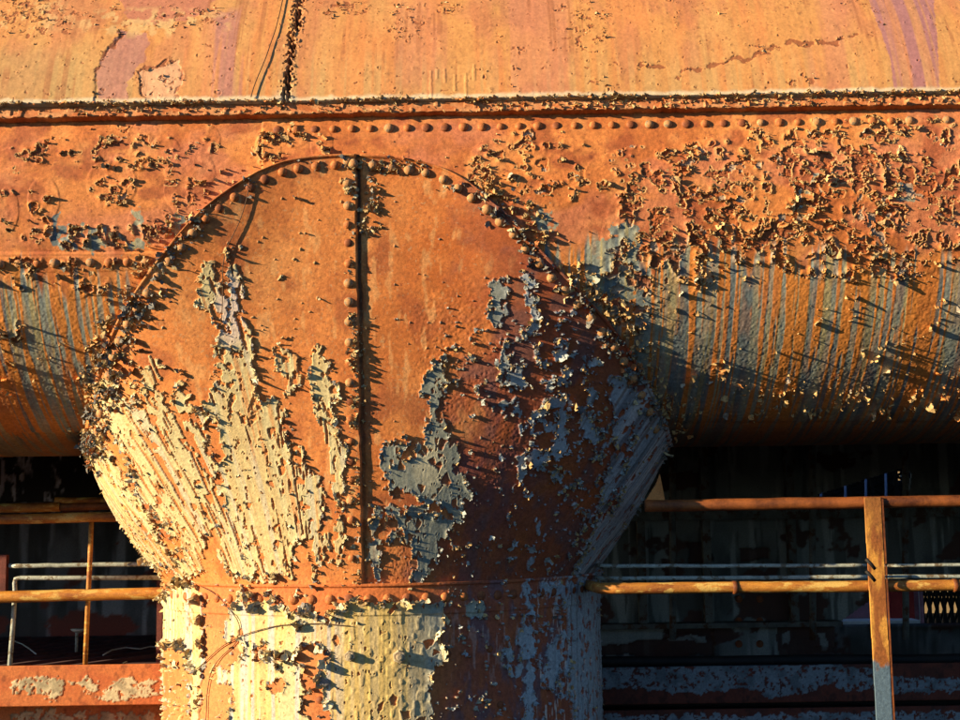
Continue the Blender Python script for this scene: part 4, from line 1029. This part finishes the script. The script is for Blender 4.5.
for pts, lb in (([(103, 655), (112, 650), (126, 647.5), (140, 649), (150, 646.5), (170, 648)], 'bleached wire lying wavy on the dark walkway near the column'), ([(86, 668), (100, 669), (116, 667), (127, 662)], 'pale bent wire lying on the walkway behind the orange beam'), ([(128, 669), (135, 666), (141, 670), (150, 671)], 'short kinked pale wire on the walkway edge'), ([(12, 640), (22, 644), (30, 649), (36, 654)], 'thin pale wire on the walkway beside the leftmost conduit')):
    P3 = [at_z(x, y, zd + .012) for x, y in pts]; rt0 = P3[0]
    o = MB().tube([q - rt0 for q in P3], .0055, 6).build('wire', M_WIREW, None, True); o.location = rt0; tag(o, lb, 'wire', 'thin loose wires on the steel')

# ---- platform overhead, unseen, added to keep sky and sun off the background
o = MB().box((0, 4.1, ZA - .60), (60, 5.2, .16)).build('overhead_blocker', M_BLACK); tag(o, 'unseen added platform overhead in the dark right behind the pipe', 'slab')
o = MB().box((0, 11.3, ZA - .60), (60, 5.4, .16)).build('overhead_blocker', M_BLACK); tag(o, 'unseen added far platform overhead beyond the grey wall, above the brick building', 'slab')  # gap between the two lets sky light down onto the building

STF = rust_mat('grimy_grey_stiffener', (.06, .06, .06), (.14, .15, .145), (.07, .03, .015), 5)
# ---- back walls
def wallpaint(base, dark, rust, seed, streak):
    def f(u, v, PX, PY):
        c = np.empty(u.shape + (3,), f4); c[:] = base
        c = lerp3(c, dark, sm(.42, .62, fbm(u * 1.6, v * 1.3, seed, 5)) * .85)
        c = lerp3(c, np.array(base) * 1.7, sm(.56, .66, fbm(u * 9, v * .8, seed + 1, 4)) * streak)
        c = lerp3(c, dark, sm(.56, .62, fbm(u * 12, v * 1.1, seed + 2, 4)) * .8)
        r = sm(.60, .63, fbm(u * 2.6, v * 3.5, seed + 3, 5))
        c = lerp3(c, rust, r)
        X = PX + 8 * (fbm(u * 7, v * 7, seed + 5, 4) - .5); Y = PY + 10 * (fbm(u * 7, v * 7, seed + 6, 4) - .5)
        hole = polys(X, Y, [[(560, 645), (620, 645), (650, 641), (690, 639), (708, 642), (708, 657), (560, 657)], [(665, 627), (714, 626), (714, 657), (705, 657), (705, 634), (668, 634)], [(778, 625), (836, 625), (836, 657), (778, 657)], [(688, 545), (712, 540), (713, 560), (690, 562)], [(740, 548), (770, 548), (770, 560), (742, 562)]])
        c = lerp3(c, rust, hole * .9)
        ch = polys(X, Y, [[(818, 634), (826, 632), (828, 650), (822, 652)], [(783, 632), (790, 630), (790, 642), (784, 642)], [(560, 628), (664, 627), (664, 640), (640, 642), (612, 646), (560, 644)], [(668, 640), (704, 634), (706, 641), (672, 642)]])
        c = lerp3(c, np.array(base) * 1.6, ch * .8)
        return c, .006 * (fbm(u * 20, v * 20, seed + 4, 3) - .5) - .03 * hole + .02 * sm(1.2, .4, np.abs(PY - 626)) * (PX > 560)
    return f
wl = empty('steel_wall', at(720, 660, 4.5)); tag(wl, 'dark grey plated wall with rust holes behind the right railing', 'wall', 'dark steel walls')
plate('plating', [(300, 385), (1700, 385), (1700, 575), (880, 588), (872, 600), (836, 626), (836, 658), (300, 658)], 4.5, .012, wallpaint((.16, .175, .175), (.05, .054, .054), (.06, .022, .016), 300, .9), .06, M_DARK, wl,
      holes=[[(816, 496), (860, 482), (905, 468), (912, 474), (908, 497)], [(814, 648), (850, 647), (848, 653), (816, 653)]])
for px, py in ((739, 599), (760, 599), (739, 621), (760, 621), (739, 644), (760, 644)):
    me = RIVD; q = at(px, py, 4.49); place(me, 'rivet', q, (0, -1, 0), wl, 1.5)
for px in (640, 705, 790):
    a = at(px, 400, 4.44); b = at(px, 626, 4.44); MB().box((a + b) / 2, (.07, .11, a[2] - b[2])).build('stiffener', STF, wl)
a = at(560, 625, 4.4); b = at(840, 625, 4.4); MB().box((a + b) / 2, (b[0] - a[0], .2, .045)).build('ledge', STF, wl)
a = at(560, 512, 4.4); b = at(1300, 512, 4.4); MB().box((a + b) / 2, (b[0] - a[0], .16, .09)).build('girder', STF, wl)
for px in (672, 812, 905):
    o = MB().tube(rail_pts(at(px, 400, 3.9), at(px + 1, 640, 3.9), 12, .004), .03, 10).build('conduit', STF, None, True); tag(o, {672: 'upright pipe on the grey wall nearest the flared head', 812: 'upright pipe on the grey wall left of the leaning post', 905: 'upright pipe on the dark wall right of the leaning post'}[px], 'conduit', 'conduits')
wl = empty('steel_wall', at(60, 660, 4.2)); tag(wl, 'black wall with pale peeling streaks behind the left railing', 'wall', 'dark steel walls')
plate('plating', [(-900, 385), (330, 385), (330, 700), (-900, 700)], 4.2, .02, wallpaint((.13, .13, .15), (.03, .028, .03), (.14, .03, .02), 340, 1.), .06, M_DARK, wl)
def pale(u, v, PX, PY):
    c = np.empty(u.shape + (3,), f4); c[:] = (.012, .010, .011)
    m = sm(.52, .58, fbm(u * 9, v * 2.6, 350, 5)) * sm(.44, .5, fbm(u * 30, v * 9, 351, 4))
    c = lerp3(c, (.50, .50, .60), m * sm(100, 60, PX))
    return c, .004 * m
plate('peeled_panel', [(-300, 450), (150, 450), (150, 500), (-300, 505)], 4.1, .015, pale, .03, M_DARK, wl)

wl = empty('low_wall', at(900, 660, 8.2)); tag(wl, 'low sooty wall below the white ledge of the brick building', 'wall', 'dark steel walls')
plate('plating', [(560, 629), (1700, 624), (1700, 720), (560, 722)], 8.2, .03, wallpaint((.10, .105, .11), (.03, .03, .03), (.05, .02, .015), 380, .5), .06, M_DARK, wl)
# ---- building, gantry and far things seen through the gap on the right
Yh = 9.
hs = empty('brick_building', at(880, 640, Yh)); tag(hs, 'dull purple brick building with a red door, glimpsed behind the leaning post', 'building')
def brick(u, v, PX, PY):
    c = np.empty(u.shape + (3,), f4); c[:] = (.46, .19, .25)
    c = lerp3(c, (.34, .15, .19), sm(.4, .6, fbm(u * 6, v * 6, 360, 4)))
    row = np.floor(v / .07); mort = (np.abs((v / .07) % 1 - .5) > .44) | (np.abs((u / .22 + .5 * (row % 2)) % 1 - .5) > .47)
    return lerp3(c, (.2, .14, .14), mort * .5), -.004 * mort
plate('wall', [(800, 540), (920, 538), (920, 624), (800, 625)], Yh, .02, brick, .2, M_DARK, hs)
def box_px(name, x0, y0, x1, y1, Y, d, mat, parent):
    a = at(x0, y0, Y); b = at(x1, y1, Y)
    return MB().box(((a[0] + b[0]) / 2, Y + d / 2, (a[2] + b[2]) / 2), (abs(b[0] - a[0]), d, abs(a[2] - b[2]))).build(name, mat, parent)
RED = rust_mat('red_door_paint', (.30, .02, .015), (.42, .04, .03)); WHT = rust_mat('pale_concrete', (.70, .68, .64), (.82, .80, .76)); BLU = rust_mat('blue_pane', (.05, .16, .30), (.08, .24, .40), None, 3, .2)
dr = box_px('door', 890, 588, 915, 620, Yh - .06, .055, RED, hs)
box_px('pane', 895, 591, 911, 600, Yh - .07, .008, BLU, dr)
dk = rust_mat('dark_door_panel', (.16, .01, .01), (.22, .02, .015)); box_px('panel', 895, 604, 911, 616, Yh - .067, .005, dk, dr)
box_px('ledge', 800, 622, 920.5, 628, Yh - .4, .39, WHT, hs)
box_px('corner_trim', 917, 560, 920.5, 621, Yh - .03, .028, WHT, hs)
GIRD = M_BLACK
def lattice(label, x0, x1, y0, y1, Y, step, r):
    t = empty('lattice_gantry', at((x0 + x1) / 2, y1, Y)); tag(t, label, 'gantry', 'lattice steelwork')
    mb = MB(); n_ = int((x1 - x0) / step)
    for k in range(n_ + 1):
        x = x0 + k * step; MB().box((np.array(at(x, y0, Y)) + np.array(at(x, y1, Y))) / 2, (r * 2.4, r * 2, abs(at(x, y0, Y)[2] - at(x, y1, Y)[2]))).build('upright', GIRD, t)
    for k in range(n_):
        x = x0 + k * step; m_ = 3
        for j in range(m_):
            ya = y0 + (y1 - y0) * j / m_; yb = y0 + (y1 - y0) * (j + 1) / m_
            mb.tube([at(x, ya, Y), at(x + step, yb, Y)], r, 6); mb.tube([at(x, yb, Y + .05), at(x + step, ya, Y + .05)], r, 6)
    mb.build('braces', GIRD, t)
    return t
lattice('black lattice gantry against bright background at the right edge', 922, 1020, 560, 634, 13., 7.3, .02)
lattice('dark lattice truss in the wedge opening above the right top rail', 800, 960, 464, 500, 10., 24., .02)
BP = rust_mat('pale_blue_pole', (.20, .25, .38), (.26, .30, .44), None, 5, .5)
for px, y0, lab in ((820.5, 470, 'leftmost'), (845, 468, 'second'), (865.5, 466, 'third'), (885.5, 462, 'rightmost')):
    a = at(px, y0, 7.7); b = at(px + 1.5, 560, 7.7)
    o = MB().tube([a, b], .014, 8).build('pole', BP, None, True); tag(o, lab + ' of the four thin pale blue poles in the wedge opening above the rail', 'pole', 'pale poles behind the right rail')
sh = MB(); a = at(700, 420, 16.); b = at(1300, 560, 16.)
def shedpaint(u, v, PX, PY):
    c = np.empty(u.shape + (3,), f4); c[:] = (.03, .035, .045)
    return lerp3(c, (.012, .012, .015), sm(.4, .6, fbm(u * 2, v * 1, 370, 4))), .01 * (vn(u * 5, v * 0, 371) - .5)
wl = empty('shed_wall', at(880, 580, 14.3)); tag(wl, 'dark distant shed wall beyond the wedge opening on the right', 'wall', 'dark steel walls')
plate('cladding', [(640, 360), (1300, 350), (1300, 580), (640, 585)], 14.3, .05, shedpaint, .15, M_DARK, wl, holes=[[(894, 474), (898, 473), (902, 474), (902, 479), (895, 479)]])
fb = empty('far_building', at(940, 640, 45.)); fb.location.z = 0
tag(fb, 'sunlit tan building in the distance behind the lattice gantry', 'building')
a = at(740, 400, 45.); b = at(1300, 400, 45.)
TANW = rust_mat('sunlit_tan_wall', (.22, .155, .075), (.32, .23, .12), None, .6)
MB().box(((a[0] + b[0]) / 2, 48, 5.), (b[0] - a[0], 6, 10.)).build('wall', TANW, fb)
MB().box(((a[0] + b[0]) / 2, 48, 10.15), (b[0] - a[0] + .6, 6.6, .3)).build('roof', M_BLACK, fb)
for k in range(9):
    x = a[0] + (b[0] - a[0]) * (k + .5) / 9
    w_ = MB().box((x, 44.96, 3.4), (1.0, .06, 1.6)).build('window', M_BLACK, fb); MB().box((x, 44.9, 2.5), (1.2, .12, .1)).build('sill', WHT, w_)
# ------------------------------------------------------------------ camera, light, world
cd = bpy.data.cameras.new('camera'); cam = bpy.data.objects.new('camera', cd); COL.objects.link(cam)
cd.sensor_width = 36; cd.lens = F / 960 * 36; cd.clip_start = .1; cd.clip_end = 2000
Mx = Matrix(((rt[0], up[0], -fw[0], CAM[0]), (rt[1], up[1], -fw[1], CAM[1]), (rt[2], up[2], -fw[2], CAM[2]), (0, 0, 0, 1)))
cam.matrix_world = Mx
SC.camera = cam
AZ = math.radians(69); EL = math.radians(13.5)         # sun: to the left of the camera, low
sd_ = Vector((-math.sin(AZ) * math.cos(EL), -math.cos(AZ) * math.cos(EL), math.sin(EL)))
ld = bpy.data.lights.new('sun', 'SUN'); ld.energy = 5.0; ld.angle = math.radians(.5); ld.color = (1., .77, .46)
sun = bpy.data.objects.new('sun', ld); COL.objects.link(sun); sun.rotation_euler = sd_.to_track_quat('Z', 'Y').to_euler(); sun.location = (-20, -10, 20)
w = bpy.data.worlds.new('World'); SC.world = w; w.use_nodes = True
wn = w.node_tree; wn.nodes.clear()
wo = wn.nodes.new('ShaderNodeOutputWorld'); bg = wn.nodes.new('ShaderNodeBackground'); sk = wn.nodes.new('ShaderNodeTexSky')
sk.sky_type = 'NISHITA'; sk.sun_disc = False; sk.sun_elevation = EL
sk.sun_rotation = math.atan2(sd_.x, sd_.y); sk.dust_density = .2; sk.ozone_density = 5.; sk.air_density = 1.
bg.inputs[1].default_value = .068
wn.links.new(sk.outputs[0], bg.inputs[0]); wn.links.new(bg.outputs[0], wo.inputs[0])
vs_ = SC.view_settings
vs_.view_transform = 'Standard'; vs_.look = 'None'; vs_.gamma = 1; vs_.use_curve_mapping = False; vs_.exposure = 1.36
SC.render.engine = 'CYCLES'
SC.cycles.max_bounces = 4; SC.cycles.diffuse_bounces = 2; SC.cycles.glossy_bounces = 2
SC.cycles.use_denoising = True
